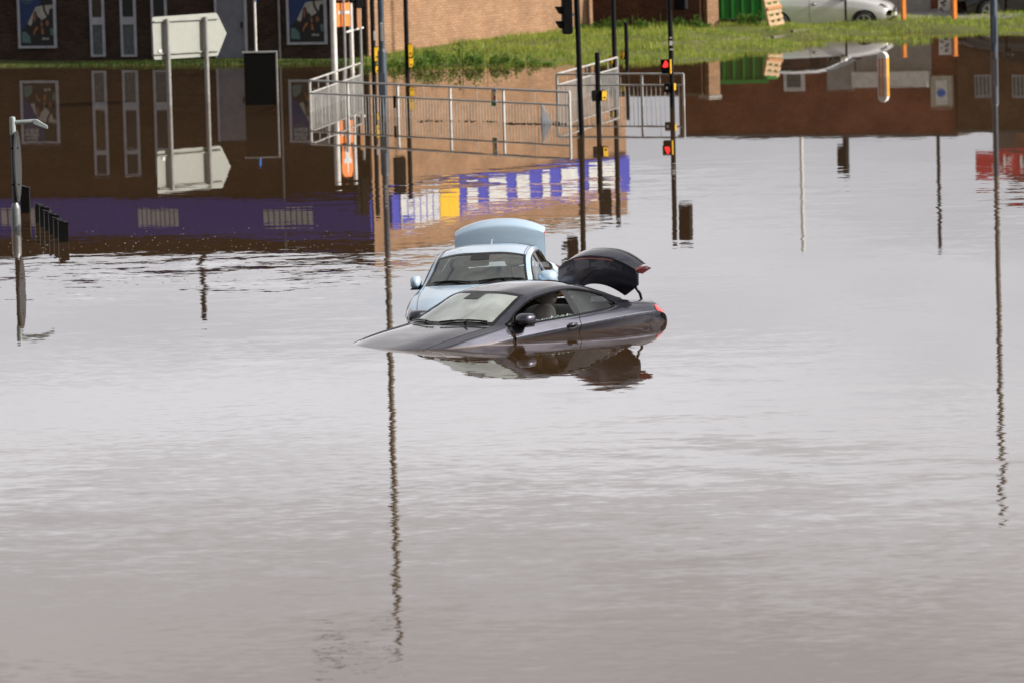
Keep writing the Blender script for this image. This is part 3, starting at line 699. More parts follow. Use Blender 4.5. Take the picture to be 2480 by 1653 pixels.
button_box(T, -.10, .40, R_(-25), .19)
T = pole(1628.5, 259.5, 3.1, .055, 'black crossing signal pole showing a red standing man', (-.004, 0))
signal_head(T, .24, .02, 2.17, R_(160))
m = MB(); m.box((0, 0, 0), (.19, .15, .31), bevel=.015); o = m.build('red_man_box', 'black_plastic', T, loc=(-.115, -.03, .905), rot=(0, 0, R_(-18)))
man = [(-.045, -.02), (-.03, .02), (-.012, .03), (-.012, .045), (-.006, .066), (.012, .072), (.028, .06), (.03, .042), (.05, .03), (.055, -.03), (.035, -.055), (-.03, -.055), (-.05, -.05)]
q = MB(); q.slab([(x*1.15+.0, -.078, z*1.2+.05) for x, z in man], (0, -1, 0), .006); q.build('red_man', 'red_lamp', o)
q = MB(); q.box((.0, -.09, .155), (.19, .05, .02)); q.box((-.09, -.09, .05), (.015, .05, .2)); q.build('hood', 'black_plastic', o)
q = MB(); q.box((.105, .0, 0), (.02, .14, .31)); q.build('side_plate', 'yellow', o)
m = MB(); m.box((0, 0, 0), (.14, .13, .20), bevel=.015); o = m.build('button_box', 'black_plastic', T, loc=(-.095, -.03, .43), rot=(0, 0, R_(-18)))
q = MB(); q.tube([(0, -.066, 0), (0, -.08, 0)], .035, 14); q.build('button', 'chrome', o)
q = MB(); q.box((.16, 0, .02), (.02, .12, .15)); q.build('side_plate', 'yellow', o)
m = MB(); m.box((.0, -.056, 1.42), (.07, .01, .10)); m.box((.01, -.056, 1.28), (.08, .01, .03)); m.box((0, -.056, 1.54), (.05, .01, .03)); m.build('sticker', 'white_letters', T)

# street lamps
def street_lamp(px, py, H_, label, arm, mat):
    b = wat(px, py); T = thing('street_lamp', label, 'street lamp', b, 0, 'tall street lamps in the flood')
    hb = 1.42
    m = MB(); m.lathe([(.098, -.8), (.098, hb-.06), (.09, hb-.03), (.074, hb), (.070, hb+.01)], 20); m.build('base', mat, T, smooth=True, angle=40)
    m = MB(); m.lathe([(.070, hb), (.068, 3.2)], 18); m.build('pole', mat, T, smooth=True, angle=40)
    m = MB(); m.lathe([(.067, 3.2), (.064, 9), (.058, H_)], 18); m.build('upper_pole', 'weathered_steel', T, smooth=True, angle=40)
    m = MB(); m.box((0, -.0995, .55), (.11, .012, .7), bevel=.004); m.build('access_door', mat, T)
    if arm:
        m = MB(); m.tube([(0, 0, H_-.1), (arm*.25, 0, H_+.02), (arm*.6, 0, H_+.08), (arm, 0, H_+.1)], .03, 10); a_ = m.build('arm', mat, T, smooth=True)
        m = MB(); m.box((arm*1.2, 0, H_+.08), (.75, .30, .13), bevel=.05); m.build('lamp_head', 'lamp_grey', T)
    return T
T = street_lamp(929, 274.5, 12.15, 'thick slate grey street lamp with a white label, at the left railing', -1.3, 'steel_blue')
m = MB(); m.box((.012, -.073, 1.42+.40), (.055, .012, .40)); pl = m.build('label_plate', 'white_letters', T)
q = MB()
for k in range(7): q.box((.012, -.082, 1.66+.052*k), (.034, .006, .022))
q.build('label_marks', 'black_plastic', pl)
street_lamp(2408, 124, 11.9, 'dark blue grey street lamp at the right edge of the flood', 0, 'steel_blue')

# sign-lighting post at the left edge
b = wat(39.5, 558); T = thing('sign_light_post', 'short grey post with small arm lamp and edge-on round sign', 'sign lamp', b)
m = MB(); m.lathe([(.080, -.8), (.080, .36), (.072, .41), (.048, .46), (.045, .47)], 20); m.build('base', 'post_mid', T, smooth=True, angle=40)
m = MB(); m.lathe([(.043, .46), (.040, 1.80)], 16); m.build('pole', 'steel_blue', T, smooth=True, angle=40)
m = MB(); m.lathe([(.052, 1.63), (.052, 1.90), (.045, 1.93), (.02, 1.94)], 16); m.build('cap', 'lamp_grey', T, smooth=True, angle=40)
m = MB(); m.tube([(.03, 0, 1.835), (.35, -.02, 1.85), (.38, -.02, 1.845)], .038, 8); m.build('arm', 'lamp_grey', T, smooth=True, angle=50)
m = MB(); m.slab([(.36, -.06, 1.88), (.41, -.06, 1.88), (.59, -.06, 1.765), (.595, -.06, 1.72), (.57, -.06, 1.725), (.36, -.06, 1.81)], (0, 1, 0), .13); m.build('lamp_head', 'lamp_grey', T)
m = MB(); m.slab([(-.007, .59*math.cos(2*math.pi*k/36), 1.085+.615*math.sin(2*math.pi*k/36)) for k in range(36)], (1, 0, 0), .014)
o = m.build('sign_disc', 'sign_dark', T, loc=(.05, .09, 0)); o.rotation_euler = (0, 0, R_(-1))
m = MB()
for zz in (1.40, .78): m.box((.02, 0, zz), (.13, .12, .022))
m.build('sign_bracket', 'black_metal', T)
m = MB(); m.slab([(.007, .54*math.cos(2*math.pi*k/30), 1.085+.565*math.sin(2*math.pi*k/30)) for k in range(30)], (1, 0, 0), .01); o2 = m.build('sign_face', 'sign_dark', o)

# black bollards
def bollard(px, py, hh, label, tilt=0, group='black bollards in a row'):
    b = wat(px, py); T = thing('bollard', label, 'bollard', b, R_(tilt), group)
    m = MB(); m.box((0, 0, hh/2-.4), (.165, .165, hh+.8), bevel=.014); m.build('post', 'black_plastic', T)
    m = MB(); m.slab([(-.09, -.09, hh+.02), (.09, -.09, hh-.04), (.09, .09, hh-.04), (-.09, .09, hh+.02)], (0, 0, 1), .02); m.build('cap', 'black_metal', T)
    return T
bollard(62.5, 515.7, .46, 'black square bollard standing alone beside the sign lamp post', 0, None)
names = ['farthest bollard, leftmost of the short black row', 'second bollard from the far end of the short black row', 'third bollard from the far end of the short black row',
         'third bollard from the near end of the short black row', 'second bollard from the near end of the short black row', 'nearest black bollard, standing at the front of its row']
for i, nm in enumerate(names):
    f = i/5; bollard(97+57*f, 540+46*f, .315+.02*(i % 2), nm, 10)

# arched bollard with orange sides
b = wat(2139, 187); T = thing('arched_bollard', 'pale arched bollard with orange stripes half under water', 'bollard', b, R_(-24))
prof = [(-.115, -.6), (.115, -.6), (.115, .47)] + [(.115*math.cos(R_(d)), .47+.13*math.sin(R_(d))) for d in range(15, 180, 15)] + [(-.115, .47)]
m = MB(); m.slab([(x, -.09, z) for x, z in prof], (0, 1, 0), .18); m.build('body', 'white_paint', T)
m = MB(); m.box((-.055, -.095, .2), (.035, .012, .5)); m.box((.03, -.095, .2), (.035, .012, .5)); m.build('stripe', 'orange_post', T)
m = MB(); m.box((.1195, -.0, .2), (.012, .16, .52)); m.build('side_panel', 'orange_bright', T)

# pedestrian railings
def railing(label, runs, zt, zs):
    b = runs[0][0].copy(); b.z = 0; T = thing('guard_railing', label, 'railing', b)
    for path_posts in runs:
        P = [Vector((q.x, q.y, 0))-b for q in path_posts]
        for z_, r in ((zt, .024), (zs, .02), (-.15, .02)):
            m = MB(); m.tube([q+Vector((0, 0, z_)) for q in P], r, 8); m.build('top_rail' if z_ == zt else 'rail', 'galv', T, smooth=True, angle=50)
        ra = math.atan2((P[-1]-P[0]).y, (P[-1]-P[0]).x)
        for q in P:
            m = MB(); m.box((q.x, q.y, zt/2-.4), (.05, .05, zt+.8), ra, bevel=.006); m.build('post', 'galv', T)
        for A, B in zip(P[:-1], P[1:]):
            d = B-A; n_ = max(2, int(round(d.length/.105))); m = MB()
            for k in range(1, n_):
                q = A+d*(k/n_); top = zt if k == n_//2 else zs
                m.tube([q+Vector((0, 0, -.3)), q+Vector((0, 0, top))], .0075, 5)
            m.build('infill_bars', 'galv', T)
    return T
c_l = wat(752, 272.5); e_l = wat(1381, 305); k_l = wat(874, 227)
def onrun(px, A, B):                                   # point of run A-B under image column px (at rail height)
    lo, hi = 0.0, 1.0
    def colx(f):
        q = A.lerp(B, f) + Vector((0, 0, .6)) - CO; return 1240+FX*q.dot(CR)/q.dot(_fw)
    for _ in range(40):
        mid_ = (lo+hi)/2
        if colx(mid_) < px: lo = mid_
        else: hi = mid_
    return A.lerp(B, (lo+hi)/2)
front = [c_l] + [onrun(px, c_l, e_l) for px in (842, 963, 1090, 1219)] + [e_l]
ret = [c_l.lerp(k_l, f) for f in (0, .34, .67, 1)]
RL = railing('long galvanised guard railing with a folded return, left of the tall signal pole', [front, ret], .715, .435)
c_r = wat(1350, 257); e_r = wat(1656, 257-.1); k_r = wat(1496, 213)
front2 = [c_r] + [onrun(px, c_r, e_r) for px in (1452, 1554)] + [e_r]
ret2 = [c_r.lerp(k_r, f) for f in (0, .32, .68, 1)]
railing('shorter galvanised guard railing with a folded return, right of the tall signal pole', [front2, ret2], .715, .465)
jb = onrun(957, c_l, e_l); m = MB(); m.box((jb.x-c_l.x-.02, jb.y-c_l.y-.05, .33), (.06, .07, .26)); m.build('junction_box', 'black_plastic', RL)
# small banner on the left railing
bn = onrun(1199, c_l, e_l); ur = (e_l-c_l); ur.z = 0; ur.normalize()
T = thing('small_banner', 'small colourful paper banner tied to the long left railing', 'banner', (bn.x, bn.y, 0), math.atan2(ur.y, ur.x))
m = MB(); m.box((0, -.04, .54), (.165, .006, .40)); sh = m.build('sheet', 'white_letters', T)
for x, z, w_, h_, mt in ((-.02, .60, .09, .08, 'yellow'), (-.04, .50, .06, .06, 'yellow'), (.04, .52, .06, .10, 'red_sign'), (0, .39, .15, .08, 'green_paint'), (.02, .68, .11, .03, 'steel_blue')):
    q = MB(); q.box((x, -.046, z), (w_, .004, h_)); q.build('print', mt, sh)
# white sheet sticking out of the water and the drift line
b = wat(1331, 301); T = thing('white_sheet', 'bent white triangular sheet poking out of the water behind the railing', 'sheet', b)
s_ = 114.0
m = MB(); m.slab([(-.16, -.04, 0), (.06, .02, 0), (-.145, .10, .43)], (.2, -1, .2), .01); m.build('sheet', 'sail_white', T)
m = MB(); m.slab([(-.16, -.04, 0), (-.145, .10, .43), (-.19, .16, .05)], (-1, -.3, 0), .01); m.build('fold', 'sail_white', T)
m = MB(); m.tube([(.05, 0, -.02), (.10, -.05, .04), (.17, -.02, .05), (.23, 0, .0)], .013, 6); m.build('loop', 'rubber', T)
m = MB()
for k in range(120):
    px = random.choice((random.uniform(1225, 1312), random.uniform(1225, 1312), random.uniform(1010, 1200), random.uniform(1340, 1372)))
    q = wat(px, 301+random.gauss(0, .9)-(1312-min(px, 1312))*.004 - (6 if px < 1210 else 0))
    m.box((q.x, q.y, .004), (random.uniform(.02, .09), random.uniform(.008, .03), random.uniform(.006, .03)), random.uniform(0, 3))
tag(m.build('floating_debris', 'debris'), 'line of dark twigs and leaves drifting along the long railing', 'debris', kind='stuff')
m = MB()
for k in range(260):
    px, py = random.uniform(20, 880), random.triangular(540, 700, 620)
    q = wat(px, py); rr_ = random.uniform(.003, .011)
    m.box((q.x, q.y, .002), (rr_*2, rr_*2, .005), random.uniform(0, 3))
tag(m.build('floating_foam', 'post_grey'), 'tiny pale specks of foam scattered over the dark reflections', 'foam', kind='stuff')

# ------------------------------------------------------------------ vegetation
def blades(name, mat, n, sampler, hfun, wd, label, cat):
    P = np.array([sampler() for _ in range(n)]); z = ground_h(P[:, 0], P[:, 1]); h = hfun(P)
    a = rng.uniform(0, 2*np.pi, n); lean = rng.uniform(.0, .55, n)*h; la = rng.uniform(0, 2*np.pi, n)
    wv = wd*rng.uniform(.6, 1.4, n)
    ok = (z + h > .012) & ((z > -.035) | (P[:, 0] < 5)); P, z, h, a, lean, la, wv = [q[ok] for q in (P, z, h, a, lean, la, wv)]; n = len(P)
    V = np.zeros((n, 3, 3)); V[:, 0, 0] = P[:, 0]-np.cos(a)*wv; V[:, 0, 1] = P[:, 1]-np.sin(a)*wv; V[:, 0, 2] = z-.02
    V[:, 1, 0] = P[:, 0]+np.cos(a)*wv; V[:, 1, 1] = P[:, 1]+np.sin(a)*wv; V[:, 1, 2] = z-.02
    V[:, 2, 0] = P[:, 0]+np.cos(la)*lean; V[:, 2, 1] = P[:, 1]+np.sin(la)*lean; V[:, 2, 2] = z+h
    me = bpy.data.meshes.new(name); me.vertices.add(3*n); me.vertices.foreach_set('co', V.reshape(-1).astype(np.float32))
    me.loops.add(3*n); me.loops.foreach_set('vertex_index', np.arange(3*n, dtype=np.int32))
    me.polygons.add(n); me.polygons.foreach_set('loop_start', np.arange(0, 3*n, 3, dtype=np.int32)); me.polygons.foreach_set('loop_total', np.full(n, 3, dtype=np.int32))
    me.materials.append(M[mat]); me.update(calc_edges=True); me.validate()
    o = bpy.data.objects.new(name, me); COL.objects.link(o); return tag(o, label, cat, kind='stuff')
def s_bank():
    while True:
        x = random.uniform(-4.2, 16); y = random.uniform(145, 163.5)
        if y > 159.0 and x < 6: continue
        if x < 3.4 and (Vector((x, y, 0))-corner).dot(nR) < .12: continue
        return (x, y)
def h_bank(P):
    c = np.sin(P[:, 0]*2.1+P[:, 1]*1.3)+np.sin(P[:, 0]*.9-P[:, 1]*2.2)
    return rng.uniform(.05, .15, len(P))*(1+.35*c)*np.where(P[:, 0] > 5, .75, 1)
blades('bank_grass', 'grass_leaf', 52000, s_bank, h_bank, .011, 'short green grass growing on the flooded bank', 'grass')
def s_strip():
    x = random.uniform(-14.5, -3.6); wy = WL0.y+(x-WL0.x)*(WL1.y-WL0.y)/(WL1.x-WL0.x); return (x, wy-random.uniform(.45, 1.15))
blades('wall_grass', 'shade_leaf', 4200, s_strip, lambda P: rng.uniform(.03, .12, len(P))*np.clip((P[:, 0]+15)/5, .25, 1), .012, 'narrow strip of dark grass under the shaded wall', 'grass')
def leaf_clump(mb_, c, rx, ry, rz, n, size):
    for _ in range(n):
        d = Vector((random.gauss(0, 1), random.gauss(0, 1), random.gauss(0, 1))).normalized()*random.random()**.45
        p_ = Vector(c)+Vector((d.x*rx, d.y*ry, d.z*rz))
        u = Vector((random.gauss(0, 1), random.gauss(0, 1), random.gauss(0, .6))).normalized(); v = u.cross(Vector((random.gauss(0, 1), random.gauss(0, 1), random.gauss(0, 1)))).normalized()
        s1 = size*random.uniform(.6, 1.4); s2 = s1*.42
        mb_.add([p_-u*s1, p_+v*s2, p_+u*s1, p_-v*s2], [(0, 1, 2, 3)])
def weed(x, y, r, h, label):
    z = float(ground_h(np.array([x]), np.array([y]))[0])
    T = thing('weed_bush', label, 'weeds', (x, y, z), 0, 'weeds along the foot of the brick walls')
    m = MB()
    for k in range(int(5+r*8)):
        a_ = random.uniform(0, 6.28); q = random.random()**.5*r; hh = h*random.uniform(.45, 1)*(1-.4*(q/r))
        leaf_clump(m, (q*math.cos(a_), q*math.sin(a_)*.6, hh*.55), .14, .12, hh*.5, int(26+60*hh), .038)
    m.build('foliage', 'weed_leaf', T, fix=False)
    m = MB()
    for k in range(6):
        a_ = random.uniform(0, 6.28); q = random.random()*r*.7
        m.tube([(q*math.cos(a_), q*math.sin(a_)*.6, -.1), (q*math.cos(a_)*1.1, q*math.sin(a_)*.6, h*random.uniform(.5, 1.0))], .006, 5)
    m.build('stem', 'weed_leaf', T)
def wd(px, py, r, h, label, push=0):
    q = wat(px, py+9, .08); weed(q.x, q.y+push, r, h, label)
wd(695, 152, .25, .32, 'small weed under the right-hand framed poster')
wd(733, 150, .2, .24, 'low sparse weed between framed poster and orange sign')
wd(785, 152, .32, .50, 'leafy weed left of the orange sign posts')
wd(850, 150, .30, .58, 'weed between the orange sign and its slim neighbour post')
wd(884, 150, .28, .62, 'tall weed at the shaded brick corner')
wd(952, 150, .35, .38, 'low weed right of the thick grey lamp post')
wd(1010, 150, .4, .62, 'weed beside the second black signal pole with yellow boxes')
wd(1066, 147, .6, .66, 'broad weed clump at the foot of the tan wall')
wd(1120, 146, .7, .78, 'largest weed clump, in front of the tan wall')
wd(1176, 144, .7, .68, 'bushy weed clump right of the largest one')
wd(1236, 143, .6, .48, 'low wide weed clump above the white sheet')
wd(1300, 141, .5, .34, 'low weed left of the tall signal head')
for i, px in enumerate((1420, 1470, 1530, 1590, 1650, 1690)):
    q = at(px, 60, 158.2); weed(q.x, 158.5, .45, .42, ('ivy-like weed left of the low dark wall', 'weed at the low dark wall behind the tall thin pole', 'weed at the low dark wall behind the short black post', 'weed at the middle of the low dark wall', 'weed at the right half of the low dark wall', 'weed at the tan brick pier')[i])
for i, px in enumerate((1800, 1835)):
    q = at(px, 50, 159.2); weed(q.x, 159.4, .3, .5, ('tall weed before the green container', 'spindly weed between green container and pallet')[i])
# kerb edging in the grass
k0 = wat(1575, 116, .1); k1 = wat(1720, 104, .1); k2 = wat(1960, 78, .1); m = MB()
for A, B in ((k0, k1), (k1, k2)):
    d = B-A; d.z = 0; n_ = int(d.length/.9)
    for k in range(n_):
        c_ = A+d*((k+.5)/n_); zz = float(ground_h(np.array([c_.x]), np.array([c_.y]))[0]); m.box((c_.x, c_.y, max(zz, -.02)-.02), (.86, .10, .12), math.atan2(d.y, d.x))
tag(m.build('kerb', 'kerb_stone'), kind='structure')
# trees standing round the flood (outside the frame, mirrored in the car panels)
def make_tree():
    T = thing('broadleaf_tree', 'dark broadleaf tree on the edge of the flood', 'tree', (0, 0, 0), 0, 'trees around the flood outside the picture')
    m = MB(); m.tube([(0, 0, -1), (.05, 0, 2), (0, .1, 4.5), (.1, 0, 7)], [.28, .22, .16, .06], 10)
    for k in range(7):
        a_ = k*.9; z = 2.2+.55*k; m.tube([(0, 0, z), (1.2*math.cos(a_), 1.2*math.sin(a_), z+1.0), (2.1*math.cos(a_), 2.1*math.sin(a_), z+1.6)], [.09, .05, .02], 6)
    m.build('trunk', 'bark', T, smooth=True)
    m = MB()
    for k in range(34):
        a_ = random.uniform(0, 6.28); z = random.uniform(1.6, 8.2); r = (2.7-.05*(z-4)**2*1.6)*random.uniform(.3, 1)
        leaf_clump(m, (r*math.cos(a_), r*math.sin(a_), z), 1.1, 1.1, .8, 120, .17)
    m.build('crown', 'tree_leaf', T, fix=False); return T
tree0 = make_tree(); placed = 0
def put_tree(x, y, s):
    global placed
    if placed == 0: r = tree0
    else:
        r = tree0.copy(); COL.objects.link(r)
        for ch in tree0.children:
            c = ch.copy(); COL.objects.link(c); c.parent = r
    r.location = (x, y, -.3); r.rotation_euler = (0, 0, placed*1.7); r.scale = (s, s, s); placed += 1
for x, y, s in ((36, 56, 1.1), (34, 61, 1.25), (37, 66, 1.1), (34, 71, 1.3), (37, 75, 1.15), (34, 79, 1.25), (36, 84, 1.1), (34, 89, 1.3), (38, 95, 1.1), (42, 102, 1.3), (-30, 72, 1.0), (-34, 79, 1.2), (-32, 87, .95), (-38, 66, 1.1), (-24, -8, 1.1), (-12, -12, 1.2), (12, -12, 1.1), (26, -6, 1.2), (40, 40, 1.1), (44, 50, .9)):
    put_tree(x, y, s)

# ------------------------------------------------------------------ cars
class Surf:
    """skin through a net of points; rows run nose to tail, row 0 is the centre line"""
    def __init__(s, net, sharp_u, sharp_v, xmid):
        s.n = np.array(net, float); s.n[:, :, 0] = xmid - s.n[:, :, 0]; s.su = sharp_u; s.sv = sharp_v
        s.R, s.C = s.n.shape[:2]
    @staticmethod
    def cr(p0, p1, p2, p3, t):
        return .5*((2*p1)+(-p0+p2)*t+(2*p0-5*p1+4*p2-p3)*t*t+(-p0+3*p1-3*p2+p3)*t**3)
    def row(s, r, u):
        i = min(int(u), s.C-2); t = u-i; q = s.n[r]; sh = s.su.get(r, ())
        p1, p2 = q[i], q[i+1]
        p0 = q[i-1] if i > 0 and i not in sh else 2*p1-p2
        p3 = q[i+2] if i+2 < s.C and (i+1) not in sh else 2*p2-p1
        return s.cr(p0, p1, p2, p3, t)
    def pt(s, u, v):
        j = min(int(v), s.R-2); t = v-j
        p1, p2 = s.row(j, u), s.row(j+1, u)
        if j == 0: p0 = s.row(1, u)*np.array([1, -1, 1])
        elif j in s.sv: p0 = 2*p1-p2
        else: p0 = s.row(j-1, u)
        p3 = s.row(j+2, u) if (j+2 < s.R and (j+1) not in s.sv) else 2*p2-p1
        return s.cr(p0, p1, p2, p3, t)
    def nrm(s, u, v):
        e = .02; u0, u1 = max(0, u-e), min(s.C-1, u+e); v0, v1 = max(0, v-e), min(s.R-1, v+e)
        a = s.pt(u1, v)-s.pt(u0, v); b = s.pt(u, v1)-s.pt(u, v0); n = np.cross(a, b); l = np.linalg.norm(n)
        n = n/l if l > 1e-9 else np.array([0, 0, 1.])
        c = s.pt(u, v)-np.array([0, 0, .6]); c[0] = 0
        return n if n@c > 0 else -n
    def patch(s, mb, u0, u1, v0, v1, nu, nv, side=1, off=0.0, inset=0.0):
        vs = []
        for i in range(nu+1):
            for j in range(nv+1):
                u = u0+(u1-u0)*i/nu; v = v0+(v1-v0)*j/nv; p = s.pt(u, v)
                if off: p = p+s.nrm(u, v)*off
                vs.append((p[0], p[1]*side, p[2]))
        k = nv+1
        fs = [(i*k+j, (i+1)*k+j, (i+1)*k+j+1, i*k+j+1) for i in range(nu) for j in range(nv)]
        if side > 0: fs = [f[::-1] for f in fs]
        mb.add(vs, fs)
    def line(s, mb, uv, r, side=1, off=.001, n=6, sub=6):
        pts = []
        for (a, b), (c, d) in zip(uv[:-1], uv[1:]):
            for k in range(sub): pts.append((a+(c-a)*k/sub, b+(d-b)*k/sub))
        pts.append(uv[-1]); P = []
        for u, v in pts:
            p = s.pt(u, v)+s.nrm(u, v)*off; q = (p[0], p[1]*side, p[2])
            if not P or (Vector(q)-Vector(P[-1])).length > 1e-4: P.append(q)
        if len(P) > 1: mb.tube(P, r, n)
def weld(o, d=.0008):
    import bmesh
    bm = bmesh.new(); bm.from_mesh(o.data); bmesh.ops.remove_doubles(bm, verts=bm.verts, dist=d); bm.to_mesh(o.data); bm.free(); return o
def rbox(mb, c, d, sub=3, p=3.5, taper=0, tilt=0):
    """super-ellipsoid cushion"""
    vs = []; n, m_ = 18, 12
    for i in range(m_+1):
        ph = -math.pi/2+math.pi*i/m_
        for j in range(n):
            th = 2*math.pi*j/n
            f = lambda a: math.copysign(abs(a)**(2/p), a)
            x, y, z = f(math.cos(ph))*f(math.cos(th)), f(math.cos(ph))*f(math.sin(th)), f(math.sin(ph))
            k = 1-taper*(z+1)/2; X, Y, Z = x*d[0]/2, y*d[1]/2*k, z*d[2]/2
            X, Z = X*math.cos(tilt)-Z*math.sin(tilt), X*math.sin(tilt)+Z*math.cos(tilt)
            vs.append((c[0]+X, c[1]+Y, c[2]+Z))
    fs = [(i*n+j, i*n+(j+1) % n, (i+1)*n+(j+1) % n, (i+1)*n+j) for i in range(m_) for j in range(n)]
    mb.add(vs, fs)
def seat(T, x, y, z, mat):
    m = MB(); rbox(m, (x, y, z+.33), (.17, .50, .66), p=3, taper=.28, tilt=R_(20)); o = m.build('seat', mat, T, smooth=True)
    m = MB(); rbox(m, (x-.165, y, z+.74), (.11, .27, .25), p=2.8, taper=.25, tilt=R_(14)); m.build('headrest', mat, o, smooth=True); return o
def steering(T, x, y, z):
    m = MB(); t_ = R_(25)
    P = [(x-math.sin(t_)*.185*math.sin(a_)*-1*-1, y+.185*math.cos(a_), z+.185*math.sin(a_)*math.cos(t_)) for a_ in [2*math.pi*k/28 for k in range(28)]]
    m.tube(P, .016, 8, closed=True); m.box((x+.01, y, z), (.05, .14, .12)); m.box((x, y, z), (.02, .34, .03)); m.box((x, y, z-.08), (.02, .03, .16)); m.build('steering_wheel', 'interior_dark', T, smooth=True, angle=40)
def mirror(T, x, y, z, paintm, s=1, sz=1.0):
    m = MB(); vs = []; prof = [(.075, .80), (.03, 1), (-.06, 1), (-.085, .94)]; n = 20
    for dx, k in [(.115, .35)] + prof:
        for j in range(n):
            a_ = 2*math.pi*j/n; f = lambda q: math.copysign(abs(q)**.72, q)
            vs.append((x+dx*sz, y+s*(.115*f(math.cos(a_))*k)*sz, z+(.078*f(math.sin(a_))*k)*sz))
    fs = [(i*n+j, i*n+(j+1) % n, (i+1)*n+(j+1) % n, (i+1)*n+j) for i in range(4) for j in range(n)] + [tuple(range(n))]
    m.add(vs, fs); o = m.build('wing_mirror', paintm, T, smooth=True)
    m = MB(); m.add([(x-.082*sz, y+s*.10*f_*sz, z+.066*g_*sz) for f_, g_ in ((-1, -1), (1, -1), (1, 1), (-1, 1))], [(0, 1, 2, 3)]); m.build('mirror_glass', 'chrome', o)
    m = MB(); m.box((x+.005, y, z-.078*sz), (.15*sz, .20*sz, .022)); m.tube([(x, y-s*.09, z-.06), (x+.01, y-s*.21, z-.075)], .024, 8); m.build('mirror_foot', 'trim_black', o); return o
def wheel(T, x, y, z, r, wd_=.2):
    m = MB(); s = 1 if y > 0 else -1
    m.tube([(x, y-s*wd_/2, z), (x, y-s*wd_/2+s*.02, z), (x, y+s*wd_/2-s*.02, z), (x, y+s*wd_/2, z)], [r*.9, r, r, r*.9], 28); o = m.build('tyre', 'rubber', T, smooth=True, angle=35)
    m = MB(); yo = y+s*(wd_/2+.004); ri = r*.68
    m.tube([(x+ri*math.cos(a_), yo, z+ri*math.sin(a_)) for a_ in [2*math.pi*k/28 for k in range(28)]], .016, 6, closed=True)
    for k in range(5):
        a_ = 2*math.pi*k/5+.3
        for da in (-.14, .14): m.tube([(x+.05*math.cos(a_), yo, z+.05*math.sin(a_)), (x+ri*math.cos(a_+da), yo, z+ri*math.sin(a_+da))], .017, 6)
    m.tube([(x, yo-.01*s, z), (x, yo+.012*s, z)], .06, 14); m.build('rim', 'alloy', o)
def wiper(T, S, uv0, uv1, side0, side1):
    P = []
    for k in range(9):
        f = k/8; a = S.pt(*uv0)*[1, side0, 1]; b = S.pt(*uv1)*[1, side1, 1]; y = a[1]+(b[1]-a[1])*f; P.append(tuple(a+(b-a)*f+np.array([.012, 0, .022+.02*math.sin(math.pi*f)])))
    m = MB(); m.tube(P, .011, 6); m.tube([P[4], (P[4][0]+.06, P[4][1]+.12, P[4][2]-.01)], .012, 6); m.build('wiper', 'trim_black', T)

